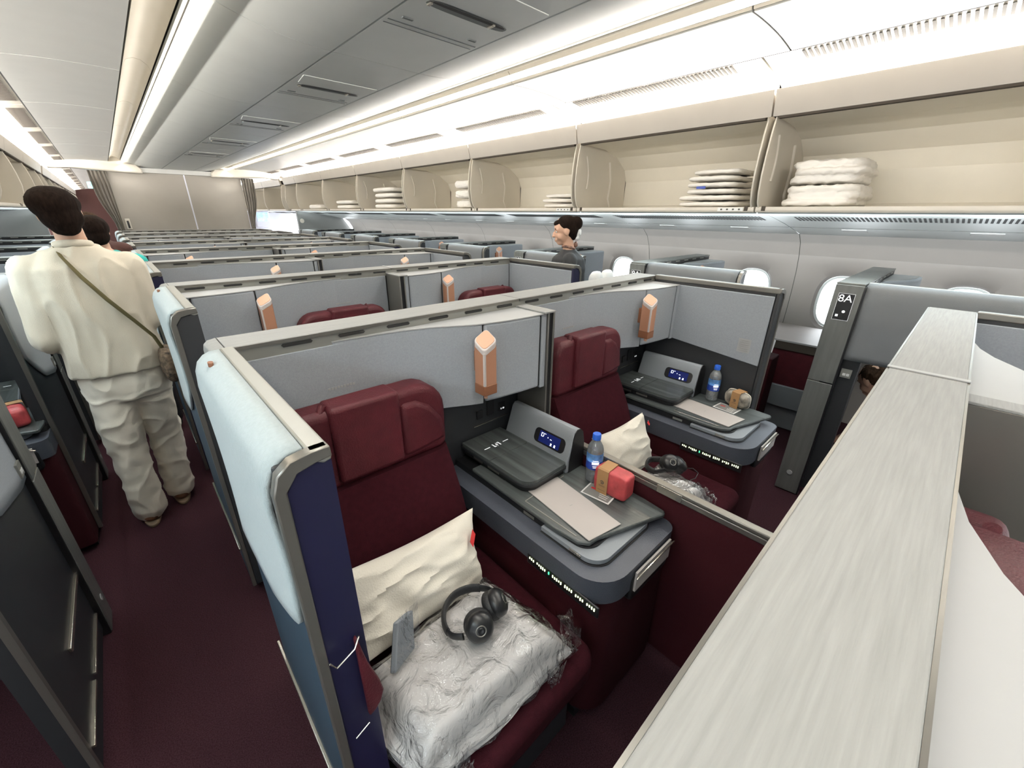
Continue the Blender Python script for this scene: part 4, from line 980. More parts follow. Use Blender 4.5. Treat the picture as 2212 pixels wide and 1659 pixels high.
# ---- headphones
def headphones(cups, band, label, r=.034, cord=None):
    t = thing('headphones', label, 'headphones', (cups[0][0][0], cups[0][0][1], H+cups[0][0][2]), 'black headphones on the seats')
    n = 40; pts = []
    P = [Vector(p) for p in band]
    for i in range(n+1):      # Catmull-Rom through the band points
        s = i/n*(len(P)-1); k = min(int(s), len(P)-2); f = s-k
        p0, p1, p2, p3 = P[max(k-1, 0)], P[k], P[k+1], P[min(k+2, len(P)-1)]
        pts.append(.5*((2*p1)+(p2-p0)*f+(2*p0-5*p1+4*p2-p3)*f*f+(3*p1-p0-3*p2+p3)*f**3))
    mb = MB(); mb.tube(pts, .0045, 10, flat=2.4, upv=(0, 0, 1)); part('headband', mb, M['phone'], t)
    mb = MB(); mb.tube(pts[8:-8], .0062, 10, flat=2.2, upv=(0, 0, 1)); part('band_pad', mb, M['phonepad'], t)
    for c, ax in cups:
        q = Vector((0, 0, 1)).rotation_difference(Vector(ax).normalized()).to_matrix()
        mb = MB(); mb.lathe([(.001, .020), (r*.40, .020), (r*.75, .016), (r*.95, .009), (r, .002), (r, -.006), (r*.97, -.009)], c, 28, q)
        mb.lathe([(.001, .0205), (.006, .0215), (.0075, .0200)], c, 16, q)
        e = part('ear_cup', mb, M['phone'], t)
        mb = MB(); mb.lathe([(r*.55, -.012), (r*.62, -.026), (r*.85, -.029), (r*1.0, -.024), (r*1.04, -.015), (r*.98, -.008), (.001, -.008)], c, 28, q); part('ear_cushion', mb, M['phonepad'], e)
        mb = MB(); mb.lathe([(r*.30, .0203), (r*.34, .0210), (r*.38, .0203)], c, 20, q); part('cup_ring', mb, M['pewter'], e)
    if cord:
        mb = MB(); mb.tube(cord, .0016, 6); part('cord', mb, M['phone'], t)
    return t
z = -.905
headphones([((.472, .552, -.886), (.62, -.42, .45)), ((.398, .530, -.886), (-.38, -.80, .45))],
           [(.490, .575, -.893), (.482, .610, -.898), (.455, .642, -.903), (.415, .655, -.906), (.375, .640, -.908), (.350, .605, -.908), (.346, .570, -.906), (.362, .545, -.900)],
           'black over-ear headphones lying on the wrapped bedding, front left seat', .034)
headphones([((1.405, .545, -.895), (.5, -.5, .7)), ((1.37, .565, -.885), (-.4, -.6, .6))],
           [(1.41, .57, -.90), (1.40, .61, -.905), (1.36, .645, -.905), (1.31, .63, -.905), (1.30, .59, -.905), (1.33, .565, -.90)],
           'black headphones with a looped cord on the right seat beyond the low screen', .034,
           [(1.41, .53, -.91), (1.43, .50, -.905), (1.42, .475, -.908), (1.39, .47, -.915), (1.37, .48, -.92)])
# ---- grey packet in a clear bag, propped against the pillow
t = thing('amenity_packet', 'grey packet in a clear bag propped against the white pillow, front left', 'packet', (.25, .62, H-.93))
mb = MB(); a = Vector((.203, .600, -.928)); b = Vector((.262, .618, -.922)); c = Vector((.285, .655, -.852)); d = Vector((.243, .645, -.846))
mb.quad(a, b, c, d, (.010, -.010, .004)); part('pouch', mb, M['housing'], t, bevel=.003)
mb = MB(); mb.grid(lambda u, v: a*(1-u)*(1-v)+(b+Vector((.012, 0, 0)))*u*(1-v)+(c+Vector((.012, .004, .018)))*u*v+(d+Vector((0, .004, .012)))*(1-u)*v+Vector((.011, -.013, .005))+Vector((0, 0, .004*noise.noise(Vector((u*6, v*6, 2))))), 12, 12); part('clear_bag', mb, M['film'], t, fix=False)
# ---- things on the consoles
def bottle(x, y, z0, label, s=1.0, h=.178):
    t = thing('water_bottle', label, 'bottle', (x, y, H+z0), 'water bottles with blue caps')
    k = h/.205*s; R = .0285*s*.95
    P = [(0, 0), (.8, 0), (.97, .03), (1, .06), (.95, .085), (1, .11), (.95, .14), (1, .165), (.95, .195), (1, .22), (.96, .25), (1, .28), (1, .62), (.98, .68), (.88, .75), (.62, .82), (.47, .86), (.45, .90)]
    mb = MB(); mb.lathe([(max(.0008, r*R), z0+q*h) for r, q in P], (x, y, 0), 32); part('body', mb, M['pet'], t, fix=False)
    mb = MB(); W = [(max(.0006, r*R*.95), z0+.002+q*h) for r, q in P if q <= .62]+[(.0006, z0+.62*h)]; mb.lathe(W, (x, y, 0), 28); part('water', mb, M['water'], t, fix=False)
    mb = MB(); mb.lathe([(R*1.01, z0+.30*h), (R*1.015, z0+.46*h)], (x, y, 0), 32); part('lower_label', mb, M['labeld'], t, fix=False)
    mb = MB(); mb.lathe([(R*1.015, z0+.46*h), (R*1.01, z0+.63*h)], (x, y, 0), 32); la = part('upper_label', mb, M['label'], t, fix=False)
    mb = MB()
    for i, (q, w_) in enumerate(((.50, .5), (.455, .62), (.425, .7), (.385, .5), (.355, .4))):
        for j in range(7):
            a = math.radians(222)+(j-3)*w_*.17; rr_ = R*1.03; u = .0022 if i != 1 else .0034
            p = Vector((x+rr_*math.cos(a), y+rr_*math.sin(a), z0+q*h)); tx = Vector((-math.sin(a), math.cos(a), 0))*u; tz = Vector((0, 0, .0012 if i != 1 else .0035))
            mb.quad(p-tx-tz, p+tx-tz, p+tx+tz, p-tx+tz, (math.cos(a)*.0004, math.sin(a)*.0004, 0))
    part('label_print', mb, M['signw'], la)
    mb = MB(); mb.lathe([(.001, z0+h), (R*.46, z0+h), (R*.52, z0+h*.985), (R*.52, z0+h*.89), (R*.44, z0+h*.885)], (x, y, 0), 28); part('cap', mb, M['blue'], t)
    return t
bottle(1.000, .664, -.835, 'clear water bottle with blue cap between the lit display and red pouch')
bottle(1.968, .674, -.835, 'clear water bottle with blue cap beside the floral pouch, far console')
bottle(-.565, 2.69, -.835, 'water bottle with blue cap at the left edge of the photo')
def pouch(cx, cy, z0, rot, w_, d_, h_, m, label, band=True, trim=None, bx=-.2, power=.5):
    R = Matrix.Rotation(math.radians(rot), 3, 'Z')
    t = thing('amenity_pouch', label, 'pouch', (cx, cy, H+z0), 'amenity pouches on the consoles')
    mb = MB(); mb.ball((0, 0, 0), (d_/2, w_/2, h_/2), 36, 20, power=power)
    mb.v = [tuple(R @ (Vector(p)*(1+.03*noise.noise(Vector(p)*60)))+Vector((cx, cy, z0+h_/2))) for p in mb.v]
    part('bag', mb, M[m], t)
    def place(v): return [tuple(R @ Vector(p)+Vector((cx, cy, z0+h_/2))) for p in v]
    bw = w_*.33; b0 = w_*bx
    prof = [(-d_*.512, -h_*.50), (-d_*.518, -h_*.3), (-d_*.518, h_*.3), (-d_*.50, h_*.50), (-d_*.42, h_*.525), (d_*.42, h_*.525), (d_*.50, h_*.50), (d_*.515, h_*.3), (d_*.515, -h_*.5)]
    mb = MB(); mb.sheet(prof, 'y', b0-bw/2, b0+bw/2, .0012); mb.v = place(mb.v); k = part('paper_band', mb, M['kraft'], t)
    # printed crane-like ring mark and small lines
    mb = MB(); x0 = -d_*.518-.0016
    for i in range(14):
        a = 2*math.pi*i/14; a2 = 2*math.pi*(i+1)/14
        if 3 <= i <= 4: continue
        rr1, rr2 = .0042, .0068
        mb.quad((x0, b0+rr1*math.sin(a), rr1*math.cos(a)), (x0, b0+rr2*math.sin(a), rr2*math.cos(a)), (x0, b0+rr2*math.sin(a2), rr2*math.cos(a2)), (x0, b0+rr1*math.sin(a2), rr1*math.cos(a2)), (-.0003, 0, 0))
    mb.quad((x0, b0-.003, -.002), (x0, b0+.003, -.002), (x0, b0+.002, .001), (x0, b0-.002, .001), (-.0003, 0, 0))
    for q in (-.012, -.0155): mb.quad((x0, b0-.011, q), (x0, b0+.011, q), (x0, b0+.011, q+.0008), (x0, b0-.011, q+.0008), (-.0003, 0, 0))
    mb.quad((x0, b0-.013, -.030), (x0, b0+.013, -.030), (x0, b0+.013, -.0292), (x0, b0-.013, -.0292), (-.0003, 0, 0))
    mb.v = place(mb.v); part('printed_mark', mb, M['seam'], k)
    if trim:
        mb = MB(); n = 40
        mb.tube([tuple(R @ Vector((d_*.15, w_/2*.96*math.copysign(abs(math.cos(a))**.5, math.cos(a)), h_/2*1.0*math.copysign(abs(math.sin(a))**.5, math.sin(a))))+Vector((cx, cy, z0+h_/2))) for a in [2*math.pi*i/n for i in range(n+1)]], .0022, 8)
        part('piping', mb, M[trim], t)
    return t
pouch(.990, .577, -.8335, 4, .118, .062, .086, 'red', 'red mesh pouch with kraft paper band beside the bottle', bx=.20, power=.28)
pouch(1.975, .560, -.8325, -14, .120, .055, .076, 'floral', 'grey floral pouch with kraft paper band and white piping', trim='white', bx=-.04, power=.7)
pouch(-.475, 2.52, -.835, 12, .12, .06, .085, 'red', 'red pouch in the left bank suite, at the left edge of the photo', bx=.3)
def booklet(pts, label, m='card', th=.003):
    mb = MB(); mb.quad(*pts, (0, 0, th)); o = link_mesh('booklet', mb, M[m], bevel=.0006); tag(o, label, 'booklet', 'grey booklets on the consoles')
    a, b, c, d = map(Vector, pts); cen = (a+b+c+d)/4+Vector((0, 0, th+.0002)); u = (c-b).normalized()*.006; v = (b-a).normalized()*.0012
    mk = MB(); mk.quad(cen-u-v, cen+u-v, cen+u+v, cen-u+v, (0, 0, .0002)); part('cover_print', mk, M['edge'], o)
    return o
booklet([(.790, .777, -.8352), (.757, .494, -.8345), (.880, .472, -.8345), (.918, .752, -.8352)], 'pale grey booklet on the dark table in front of the red pouch')
booklet([(1.763, .789, -.8355), (1.734, .500, -.8345), (1.860, .478, -.8345), (1.890, .768, -.8355)], 'pale grey booklet on the far console in front of the floral pouch')
def card(cx, cy, rot, label):
    R = Matrix.Rotation(math.radians(rot), 3, 'Z'); t = thing('sachet', label, 'sachet', (cx, cy, H-.835), 'printed grey sachets beside the pouches')
    def Q(x0, x1, y0, y1, z0, th): 
        mb = MB(); c = [R @ Vector((x, y, 0))+Vector((cx, cy, z0)) for x, y in ((x0, y0), (x1, y0), (x1, y1), (x0, y1))]; return mb.quad(*c, (0, 0, th))
    part('edge', Q(-.037, .037, -.050, .050, -.8355, .0010), M['paper'], t)
    part('print', Q(-.032, .032, -.045, .045, -.8346, .0003), M['greycard'], t)
    part('red_mark', Q(.004, .012, .012, .034, -.8343, .0003), M['redsat'], t)
    mb = MB()
    for i in range(5):
        q = Q(-.022+.009*i-.001, -.022+.009*i+.001, -.035, -.008+.003*(i % 3), -.8343, .0003); mb.add(q.v, q.f)
    part('print_lines', mb, M['paper'], t)
    return t
card(.957, .604, 8, 'printed grey sachet lying under the red pouch')
card(1.925, .580, -6, 'printed grey sachet lying in front of the floral pouch')
# ---- papers and magazines in the suite behind 8A
for i, (y, z_, r_) in enumerate(((.73, -.72, .1), (.72, -.775, .25), (.735, -.80, .18))):
    mb = MB(); mb.quad((3.02, y, z_-.06), (3.17, y+.03, z_-.015), (3.17, y+.10, z_+.02), (3.02, y+.09, z_-.02), (0, 0, .006))
    o = link_mesh('magazine', mb, M['paper'], bevel=.001); tag(o, ['topmost white magazine fanned out in the suite behind seat sign 8A', 'middle white magazine fanned out in the suite behind seat sign 8A', 'lowest white magazine fanned out in the suite behind seat sign 8A'][i], 'magazine', 'magazines beyond the right aisle')
mb = MB(); mb.box(2.98, 3.15, .70, .90, -1.43, -.865); o = link_mesh('magazine_holder', mb, M['burgw'], bevel=.01); tag(o, 'burgundy side pocket wall under the fanned magazines beyond the right aisle', 'holder')
# ================================================================ PEOPLE
def loft(mb, rings, n=28, power=.85):
    v = []
    for (cx, cy, cz, rx, ry) in rings:
        for j in range(n):
            a = 2*math.pi*j/n; c, s = math.cos(a), math.sin(a)
            v.append((cx+rx*math.copysign(abs(c)**power, c), cy+ry*math.copysign(abs(s)**power, s), cz))
    R = len(rings)
    mb.add(v, [(i*n+j, i*n+(j+1) % n, (i+1)*n+(j+1) % n, (i+1)*n+j) for i in range(R-1) for j in range(n)]+[tuple(range(n))[::-1], tuple(range((R-1)*n, R*n))], True)
    return mb
def hand(mb, w, d, side=1, s=1.0, curl=.5, palm=(0, 0, -1)):
    """palm and five bent fingers at wrist w pointing along d"""
    w = Vector(w); d = Vector(d).normalized(); pn = Vector(palm); pn = (pn-d*pn.dot(d)).normalized(); sd = d.cross(pn)*side
    mb.limb(w, w+d*.045*s, .019*s, .023*s, 10)
    for k in (-1, 0, 1): mb.limb(w+d*.02*s+sd*.013*k*s, w+d*.07*s+sd*.017*k*s, .013*s, .012*s, 8)
    for k, L in ((-1.5, .060), (-.5, .070), (.5, .066), (1.5, .052)):
        b = w+d*.072*s+sd*.0145*k*s; m = b+(d*math.cos(curl)+pn*math.sin(curl))*L*.45*s; e = m+(d*math.cos(curl*2.2)+pn*math.sin(curl*2.2))*L*.55*s
        mb.limb(b, m, .0080*s, .0074*s, 8); mb.limb(m, e, .0074*s, .0060*s, 8)
    b = w+d*.025*s-sd*.022*s; m = b+(d*.7-sd*.6+pn*.25).normalized()*.034*s; mb.limb(b, m, .0100*s, .0085*s, 8); mb.limb(m, m+(d*.9+pn*.45).normalized()*.026*s, .0085*s, .0068*s, 8)
def head(mb, c, f, s=1.0):
    """skull, jaw, nose, lips, ears; f = facing direction"""
    c = Vector(c); f = Vector(f).normalized(); u = Vector((0, 0, 1)); r = f.cross(u).normalized(); u = r.cross(f)
    B = Matrix((r, f, u)).transposed()
    def e(x, y, z, rx, ry, rz): mb.ball(c+B @ Vector((x, y, z))*s, (rx*s, ry*s, rz*s), 18, 12, rot=B)
    e(0, -.008, .022, .068, .086, .078); e(0, .014, -.030, .051, .064, .060); e(0, .040, -.080, .024, .030, .022)
    e(0, .080, -.018, .0095, .016, .022); e(0, .092, -.030, .011, .011, .009)
    e(0, .074, -.057, .020, .012, .005); e(0, .071, -.067, .018, .012, .005)
    e(.030, .062, .014, .020, .010, .007); e(-.030, .062, .014, .020, .010, .007)
    for q in (-1, 1): e(q*.068, -.008, -.012, .009, .020, .030); e(q*.036, .034, -.036, .018, .03, .026)
    return B
def eyes(parent, c, f, s=1.0):
    c = Vector(c); f = Vector(f).normalized(); u = Vector((0, 0, 1)); r = f.cross(u).normalized()
    for q in (-1, 1):
        mb = MB(); mb.ball(c+(r*q*.029+f*.064+u*.0)*s, .0066*s, 12, 8); part('eye', mb, M['paper'], parent)
        mb = MB(); mb.ball(c+(r*q*.029+f*.0695+u*.0)*s, .0032*s, 10, 6); part('iris', mb, M['black'], parent)
        mb = MB(); mb.tube([c+(r*(q*.029-.016)+f*.072+u*.020)*s, c+(r*q*.029+f*.076+u*.024)*s, c+(r*(q*.029+.016)+f*.070+u*.019)*s], .0028*s, 6); part('eyebrow', mb, M['hair'], parent)
# ---------------- man in cream, seen from behind in the left aisle
man = thing('person', 'person in cream shirt and stone trousers walking away up the left aisle, shoulder strap', 'person', (-.13, 2.5, 0))
mb = MB(); HC = Vector((-.122, 2.462, -.008))
head(mb, HC, (.05, 1, -.10), .86)
mb.limb((-.118, 2.475, -.07), (-.115, 2.488, -.17), .044, .050)
loft(mb, [(-.115, 2.50, -.70, .13, .085), (-.115, 2.50, -.50, .12, .075), (-.115, 2.495, -.30, .14, .08), (-.115, 2.49, -.20, .135, .07), (-.115, 2.49, -.15, .07, .05)])
for s, sh, el, wr in ((-1, (-.265, 2.49, -.215), (-.300, 2.47, -.50), (-.275, 2.67, -.55)), (1, (.030, 2.49, -.215), (.040, 2.49, -.47), (.000, 2.66, -.46))):
    mb.limb((-.115, 2.49, -.20), sh, .05, .046); mb.limb(sh, el, .043, .034); mb.limb(el, wr, .034, .024); hand(mb, wr, (0.1*-s, 1, -.05), s, .9, .6)
for hp, kn, an, to in (((-.175, 2.50, -.72), (-.195, 2.51, -1.05), (-.200, 2.49, -1.39), (-.205, 2.60, -1.44)), ((-.050, 2.51, -.72), (-.050, 2.58, -1.05), (-.065, 2.61, -1.39), (-.055, 2.72, -1.44))):
    mb.limb(hp, kn, .070, .048); mb.limb(kn, an, .046, .030); mb.limb(an, to, .028, .022)
body = blob('body', mb, M['skin'], man, voxel=.0065, smooth=3)
eyes(man, HC, (.05, 1, -.10), .86)
mb = MB(); mb.ball(HC+Vector((-.006, -.012, .030)), (.075, .086, .062), 24, 14); mb.ball(HC+Vector((.002, -.030, -.012)), (.064, .060, .062), 20, 12); mb.ball(HC+Vector((-.030, .03, .045)), (.05, .06, .036), 16, 10)
mb.ball(HC+Vector((.004, -.040, -.050)), (.046, .036, .036), 16, 10)
blob('hair', mb, M['hair'], man, voxel=.005, smooth=5, fold=.003, fscale=26)
mb = MB()
loft(mb, [(-.113, 2.497, -.668, .168, .112), (-.113, 2.497, -.62, .166, .113), (-.115, 2.498, -.50, .160, .112), (-.118, 2.497, -.38, .160, .110), (-.121, 2.493, -.28, .168, .104), (-.122, 2.49, -.215, .165, .092), (-.120, 2.49, -.165, .115, .072), (-.118, 2.488, -.135, .066, .060)], power=.8)
for s, sh, el, wr in ((-1, (-.262, 2.49, -.225), (-.295, 2.475, -.49), (-.272, 2.62, -.545)), (1, (.022, 2.49, -.225), (.030, 2.49, -.455), (.000, 2.62, -.455))):
    mb.limb((-.115, 2.49, -.205), sh, .06, .062); mb.limb(sh, el, .062, .054); mb.limb(el, wr, .052, .042)
blob('shirt', mb, M['beige'], man, voxel=.0065, smooth=4, fold=.011, fscale=9, seed=3, stretch=(1.3, 1.3, .5))
mb = MB(); mb.tube([(-.118+.052*math.cos(a), 2.482+.052*math.sin(a), -.128-.008*math.sin(a)) for a in [2*math.pi*i/28 for i in range(29)]], .010, 10, flat=1.3); part('collar', mb, M['beige'], man)
mb = MB()
loft(mb, [(-.113, 2.503, -.64, .150, .098), (-.113, 2.503, -.72, .155, .102), (-.113, 2.51, -.80, .146, .095)])
for pts, rs in ((((-.178, 2.50, -.74), (-.190, 2.505, -.90), (-.197, 2.51, -1.05), (-.200, 2.50, -1.22), (-.203, 2.495, -1.40)), (.082, .078, .068, .062, .066)),
                (((-.048, 2.51, -.74), (-.046, 2.54, -.90), (-.050, 2.575, -1.05), (-.058, 2.59, -1.22), (-.066, 2.605, -1.39)), (.082, .076, .066, .060, .064))):
    mb.tube(pts, list(rs), 20)
    for a, b, ra, rb in zip(pts[:-1], pts[1:], rs[:-1], rs[1:]): mb.limb(a, b, ra*.97, rb*.97, 18)
o = blob('trousers', mb, M['trouser'], man, voxel=.0065, smooth=3, fold=.011, fscale=9, seed=9, stretch=(1.1, 1.1, 1.1))
for hx, hy in ((-.203, 2.44), (-.066, 2.555)):
    mb = MB(); mb.ball((hx-.004, hy+.035, -1.432), (.036, .045, .030), 18, 10); mb.ball((hx-.006, hy+.12, -1.440), (.040, .075, .024), 18, 10)
    sh_ = blob('shoe', mb, M['shoe'], man, voxel=.005, smooth=3)
    mb = MB(); mb.prism([(hx-.005+.043*math.cos(a)*(1 if math.sin(a) > 0 else .85), hy+.08+.118*math.sin(a)) for a in [2*math.pi*i/28 for i in range(28)]], 'z', -1.4695, -1.455); part('sole', mb, M['sole'], sh_, bevel=.003)
mb = MB(); mb.tube([(-.16, 2.535, -.150), (-.172, 2.47, -.136), (-.160, 2.405, -.168), (-.125, 2.374, -.245), (-.075, 2.371, -.34), (-.015, 2.379, -.44), (.030, 2.392, -.52), (.045, 2.41, -.58)], .003, 8, flat=2.6, upv=(1, 0, -.9)); part('shoulder_strap', mb, M['strap'], man)
bg = MB(); bg.ball((.052, 2.44, -.665), (.030, .085, .085), 22, 14, power=.7); o = blob('crossbody_bag', bg, M['bagm'], None, voxel=.006, smooth=3, fold=.006, fscale=20); tag(o, 'brown patterned crossbody bag hanging at the hip of the person in cream', 'bag')
# ---------------- two people further up the aisle
def walker(x, y, top, cloth, hair_, label, w_=.15, white=False):
    t = thing('person', label, 'person', (x, y, 0)); s = (H+top)/1.62
    def Z(d): return top-(1.62-d)*s          # d = height for a 1.62 m figure
    mb = MB(); hc = Vector((x, y, Z(1.50))); head(mb, hc, (0, 1, 0), .92*s)
    mb.limb((x, y, Z(1.42)), (x, y, Z(1.32)), .045, .05)
    loft(mb, [(x, y, Z(.85), .13, .09), (x, y, Z(1.05), .115, .08), (x, y, Z(1.25), .14, .085), (x, y, Z(1.34), .12, .065), (x, y, Z(1.38), .06, .05)])
    for q in (-1, 1):
        mb.limb((x, y, Z(1.31)), (x+q*.145, y, Z(1.30)), .05, .045); mb.limb((x+q*.145, y, Z(1.30)), (x+q*.155, y, Z(1.03)), .042, .034); mb.limb((x+q*.155, y, Z(1.03)), (x+q*.13, y+.14, Z(.95)), .032, .024); hand(mb, (x+q*.13, y+.14, Z(.95)), (0, 1, -.2), q, .85, .5)
        mb.limb((x+q*.065, y, Z(.86)), (x+q*.07, y+.01, Z(.47)), .072, .05); mb.limb((x+q*.07, y+.01, Z(.47)), (x+q*.07, y, Z(.07)), .048, .032); mb.limb((x+q*.07, y, Z(.06)), (x+q*.07, y+.13, Z(.03)), .030, .024)
    blob('body', mb, M['skin'], t, voxel=.009, smooth=3); eyes(t, hc, (0, 1, 0), .92*s)
    mb = MB(); mb.ball(hc+Vector((0, -.012, .025)), (.070, .084, .068), 20, 12); mb.ball(hc+Vector((0, -.03, -.02)), (.062, .055, .06), 18, 10); blob('hair', mb, M[hair_], t, voxel=.006, smooth=4, fold=.003, fscale=25)
    mb = MB(); loft(mb, [(x, y, Z(.80), .155, .11), (x, y, Z(1.05), .14, .10), (x, y, Z(1.25), .158, .10), (x, y, Z(1.335), .125, .078), (x, y, Z(1.375), .07, .06)])
    for q in (-1, 1): mb.limb((x, y, Z(1.31)), (x+q*.142, y, Z(1.295)), .055, .056); mb.limb((x+q*.142, y, Z(1.295)), (x+q*.155, y, Z(1.05)), .055, .045)
    blob('top', mb, M[cloth], t, voxel=.009, smooth=4, fold=.008, fscale=10)
    mb = MB(); loft(mb, [(x, y, Z(.70), .14, .10), (x, y, Z(.86), .142, .10)])
    for q in (-1, 1): mb.limb((x+q*.065, y, Z(.84)), (x+q*.07, y+.01, Z(.47)), .082, .06); mb.limb((x+q*.07, y+.01, Z(.47)), (x+q*.07, y, Z(.10)), .06, .052)
    blob('trousers', mb, M['dark'], t, voxel=.009, smooth=3, fold=.006, fscale=12)
    for q in (-1, 1):
        mb = MB(); mb.ball((x+q*.07, y+.05, Z(.035)), (.040, .11, .03), 16, 8); part('shoe', mb, M['black'], t)
    if white: mb = MB(); mb.ball(hc+Vector((.052, -.05, -.02)), (.020, .02, .014), 12, 8); part('hair_clip', mb, M['paper'], t)
walker(-.060, 3.62, -.010, 'tealc', 'hair', 'person in a turquoise top with short dark hair, just beyond the person in cream', .14)
walker(-.09, 4.75, .005, 'brownc', 'hairb', 'person in dark brown clothes with pale hair clip, farthest up the left aisle', .14, True)
# ---------------- cabin attendant in the right aisle
at_ = thing('person', 'person in black uniform with hair bun, standing in the right aisle in profile', 'person', (2.30, 1.95, 0))
F = Vector((-.70, .71, -.16)).normalized(); K = Vector((.70, -.71, 0)).normalized(); UP = Vector((0, 0, 1)); SD = Vector((-.71, -.70, 0)).normalized()
HC = Vector((2.292, 1.945, -.100)); mb = MB(); head(mb, HC, F, .90)
cx_, cy_ = 2.325, 1.925
mb.limb(HC+K*.020-UP*.04, (cx_, cy_, -.235), .035, .042)
loft(mb, [(cx_, cy_, -.68, .10, .10), (cx_, cy_, -.50, .085, .085), (cx_, cy_, -.33, .10, .10), (cx_, cy_, -.27, .08, .08), (cx_, cy_, -.225, .04, .04)])
C0 = Vector((cx_, cy_, 0))
arms = []
for q in (-1, 1):
    sh = C0+SD*q*.115+Vector((0, 0, -.290)); el = C0+SD*q*.15+Vector((0, 0, -.53)); wr = el+F*.17+Vector((0, 0, -.02)); arms.append((sh, el, wr, q))
    mb.limb(C0+Vector((0, 0, -.28)), sh, .034, .034); mb.limb(sh, el, .034, .028); mb.limb(el, wr, .028, .021); hand(mb, wr, F, q, .82, .6)
legs = []
for q in (-1, 1):
    a = C0+SD*q*.055; mb.limb(a+Vector((0, 0, -.70)), a+Vector((0, 0, -1.06)), .065, .044); mb.limb(a+Vector((0, 0, -1.06)), a+Vector((0, 0, -1.41)), .044, .026); mb.limb(a+Vector((0, 0, -1.42)), a+F*.09+Vector((0, 0, -1.44)), .026, .018); legs.append(a)
blob('body', mb, M['skin'], at_, voxel=.0055, smooth=2); eyes(at_, HC, F, .90)
mb = MB(); mb.ball(HC+UP*.038+K*.012, (.070, .070, .060), 22, 14); mb.ball(HC+K*.040+UP*.010, (.056, .056, .062), 20, 12)
mb.ball(HC+F*.035+UP*.048, (.044, .044, .026), 14, 10); mb.ball(HC+K*.075+UP*.045, (.045, .045, .046), 18, 12); mb.ball(HC+K*.055-UP*.035, (.034, .034, .030), 14, 10)
blob('hair', mb, M['hair'], at_, voxel=.005, smooth=5)
mb = MB(); mb.ball(HC+K*.092-UP*.012, (.020, .020, .026), 16, 10, power=.8); mb.ball(HC+K*.082-UP*.045, (.020, .020, .022), 14, 8); blob('hair_ribbon', mb, M['paper'], at_, voxel=.004, smooth=2, fold=.004, fscale=60)
mb = MB(); mb.tube([(cx_+.040*math.cos(a)-.006, cy_+.040*math.sin(a), -.212-.010*math.cos(a)) for a in [2*math.pi*i/24 for i in range(25)]], .008, 8); mb.ball(Vector((cx_, cy_, -.19))+K*.045, (.014, .014, .020), 12, 8); blob('neck_scarf', mb, M['scarf'], at_, voxel=.004, smooth=2, fold=.003, fscale=60)
mb = MB(); loft(mb, [(cx_, cy_, -1.02, .125, .125), (cx_, cy_, -.72, .118, .118), (cx_, cy_, -.52, .10, .10), (cx_, cy_, -.35, .118, .118), (cx_, cy_, -.285, .105, .105), (cx_, cy_, -.245, .066, .066), (cx_, cy_, -.225, .050, .050)])
for sh, el, wr, q in arms: mb.limb(C0+Vector((0, 0, -.285)), sh, .052, .050); mb.limb(sh, el, .048, .040); mb.limb(el, el+(wr-el)*.8, .040, .033)
blob('uniform', mb, M['uniform'], at_, voxel=.0065, smooth=3, fold=.005, fscale=11)
for a in legs:
    mb = MB(); mb.ball(a+F*.045+Vector((0, 0, -1.452)), (.050, .050, .018), 16, 8); part('shoe', mb, M['black'], at_)
# white pillows stacked beside the attendant
for i, (x, y) in enumerate(((2.245, 1.62), (2.365, 1.62))):
    mb = MB(); mb.ball((x, y, -.43), (.052, .035, .095), 20, 14, power=.65)
    o = blob('rolled_cloth', mb, M['paper'], None, voxel=.007, smooth=2, fold=.005, fscale=18, seed=i); tag(o, ['white rounded cloth bundle in front of the attendant, left one', 'white rounded cloth bundle in front of the attendant, right one'][i], 'cloth bundle', 'white bundles in the right aisle')
tr = thing('service_cart', 'slim dark cart under the white bundles in the right aisle', 'cart', (2.30, 1.62, 0))
mb = MB(); mb.box(2.17, 2.44, 1.53, 1.71, -1.40, -.53); part('body', mb, M['greyp'], tr, bevel=.01)
for a, b in ((2.19, 1.55), (2.42, 1.55), (2.19, 1.69), (2.42, 1.69)):
    mb = MB(); mb.lathe([(.001, -.012), (.034, -.012), (.034, .012), (.001, .012)], (a, b, -1.435), 16, Matrix.Rotation(math.pi/2, 3, 'Y')); part('wheel', mb, M['black'], tr)
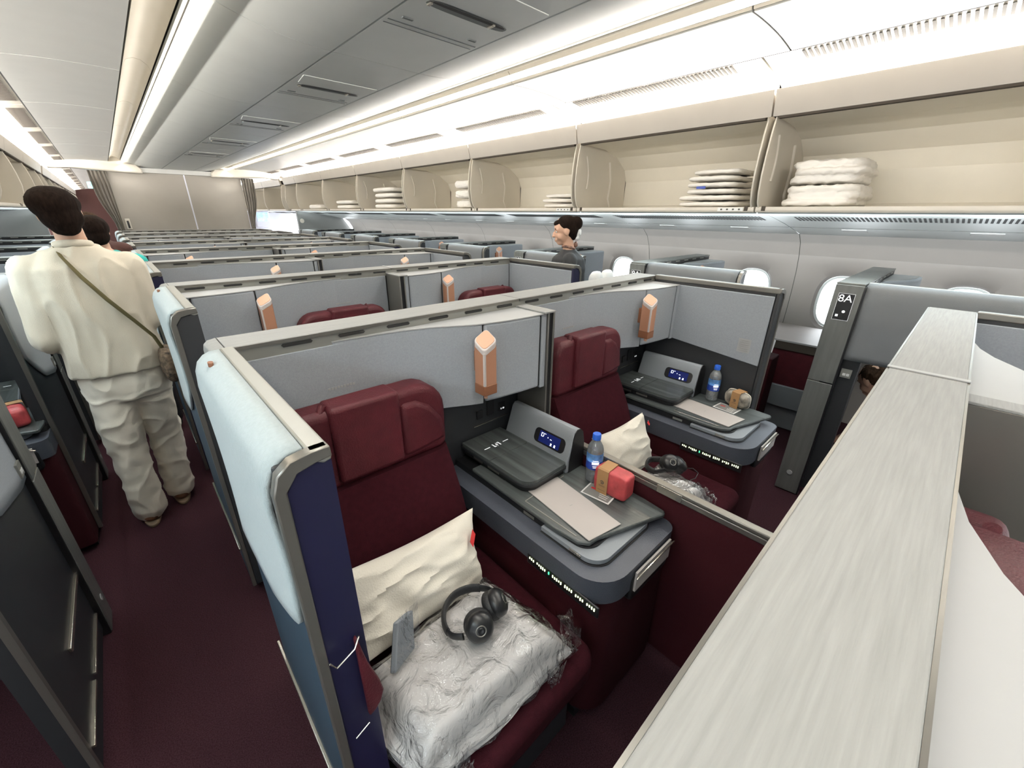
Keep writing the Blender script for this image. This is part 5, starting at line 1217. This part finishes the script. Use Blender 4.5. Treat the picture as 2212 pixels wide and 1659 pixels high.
# ---------------- passenger leaning down in suite 8A
ps = thing('person', 'person with brown hair and pale shirt leaning down in the suite marked 8A', 'person', (2.95, -.1, 0))
HC = Vector((2.755, .165, -.792)); F = Vector((.45, .70, -.60)); mb = MB(); head(mb, HC, F, .86)
mb.limb((2.79, .12, -.85), (2.92, .02, -.91), .042, .05)
for a, b, ra, rb in (((2.94, -.02, -.93), (3.00, -.24, -1.0), .095, .105), ((3.0, -.24, -1.0), (3.0, -.36, -1.0), .105, .10)): mb.limb(a, b, ra, rb)
for sh, el, wr in (((2.86, .07, -.95), (2.845, .13, -1.10), (2.83, .215, -1.19)), ((3.03, .03, -.93), (3.05, .10, -1.10), (2.99, .12, -1.20))):
    mb.limb((2.94, -.02, -.93), sh, .05, .045); mb.limb(sh, el, .042, .034); mb.limb(el, wr, .032, .024); hand(mb, wr, (-.1, .8, -.5), 1, .9, .4)
for q in (-1, 1):
    mb.limb((3.0+q*.075, -.34, -1.0), (2.98+q*.08, -.58, -.98), .075, .055); mb.limb((2.98+q*.08, -.58, -.98), (2.98+q*.08, -.60, -1.40), .05, .032); mb.limb((2.98+q*.08, -.60, -1.42), (2.98+q*.08, -.72, -1.445), .03, .022)
blob('body', mb, M['skin'], ps, voxel=.007, smooth=2); eyes(ps, HC, F, .86)
mb = MB(); mb.ball(HC+Vector((.012, -.010, .028)), (.078, .078, .060), 20, 12); mb.ball(HC+Vector((.03, -.03, -.02)), (.066, .06, .062), 18, 10); blob('hair', mb, M['hairb'], ps, voxel=.005, smooth=3, fold=.008, fscale=34)
mb = MB()
for a, b, ra, rb in (((2.94, -.01, -.93), (3.00, -.24, -1.0), .108, .118), ((3.0, -.24, -1.0), (3.0, -.36, -1.0), .118, .11)): mb.limb(a, b, ra, rb)
for sh, el in (((2.86, .07, -.95), (2.848, .12, -1.08)), ((3.03, .03, -.93), (3.05, .095, -1.08))): mb.limb((2.94, -.01, -.93), sh, .062, .058); mb.limb(sh, el, .054, .048)
blob('shirt', mb, M['white'], ps, voxel=.0075, smooth=3, fold=.010, fscale=10)
mb = MB()
for q in (-1, 1): mb.limb((3.0+q*.075, -.34, -1.0), (2.98+q*.08, -.58, -.98), .088, .066); mb.limb((2.98+q*.08, -.58, -.98), (2.98+q*.08, -.60, -1.38), .062, .05)
blob('trousers', mb, M['dark'], ps, voxel=.009, smooth=3, fold=.006, fscale=12)
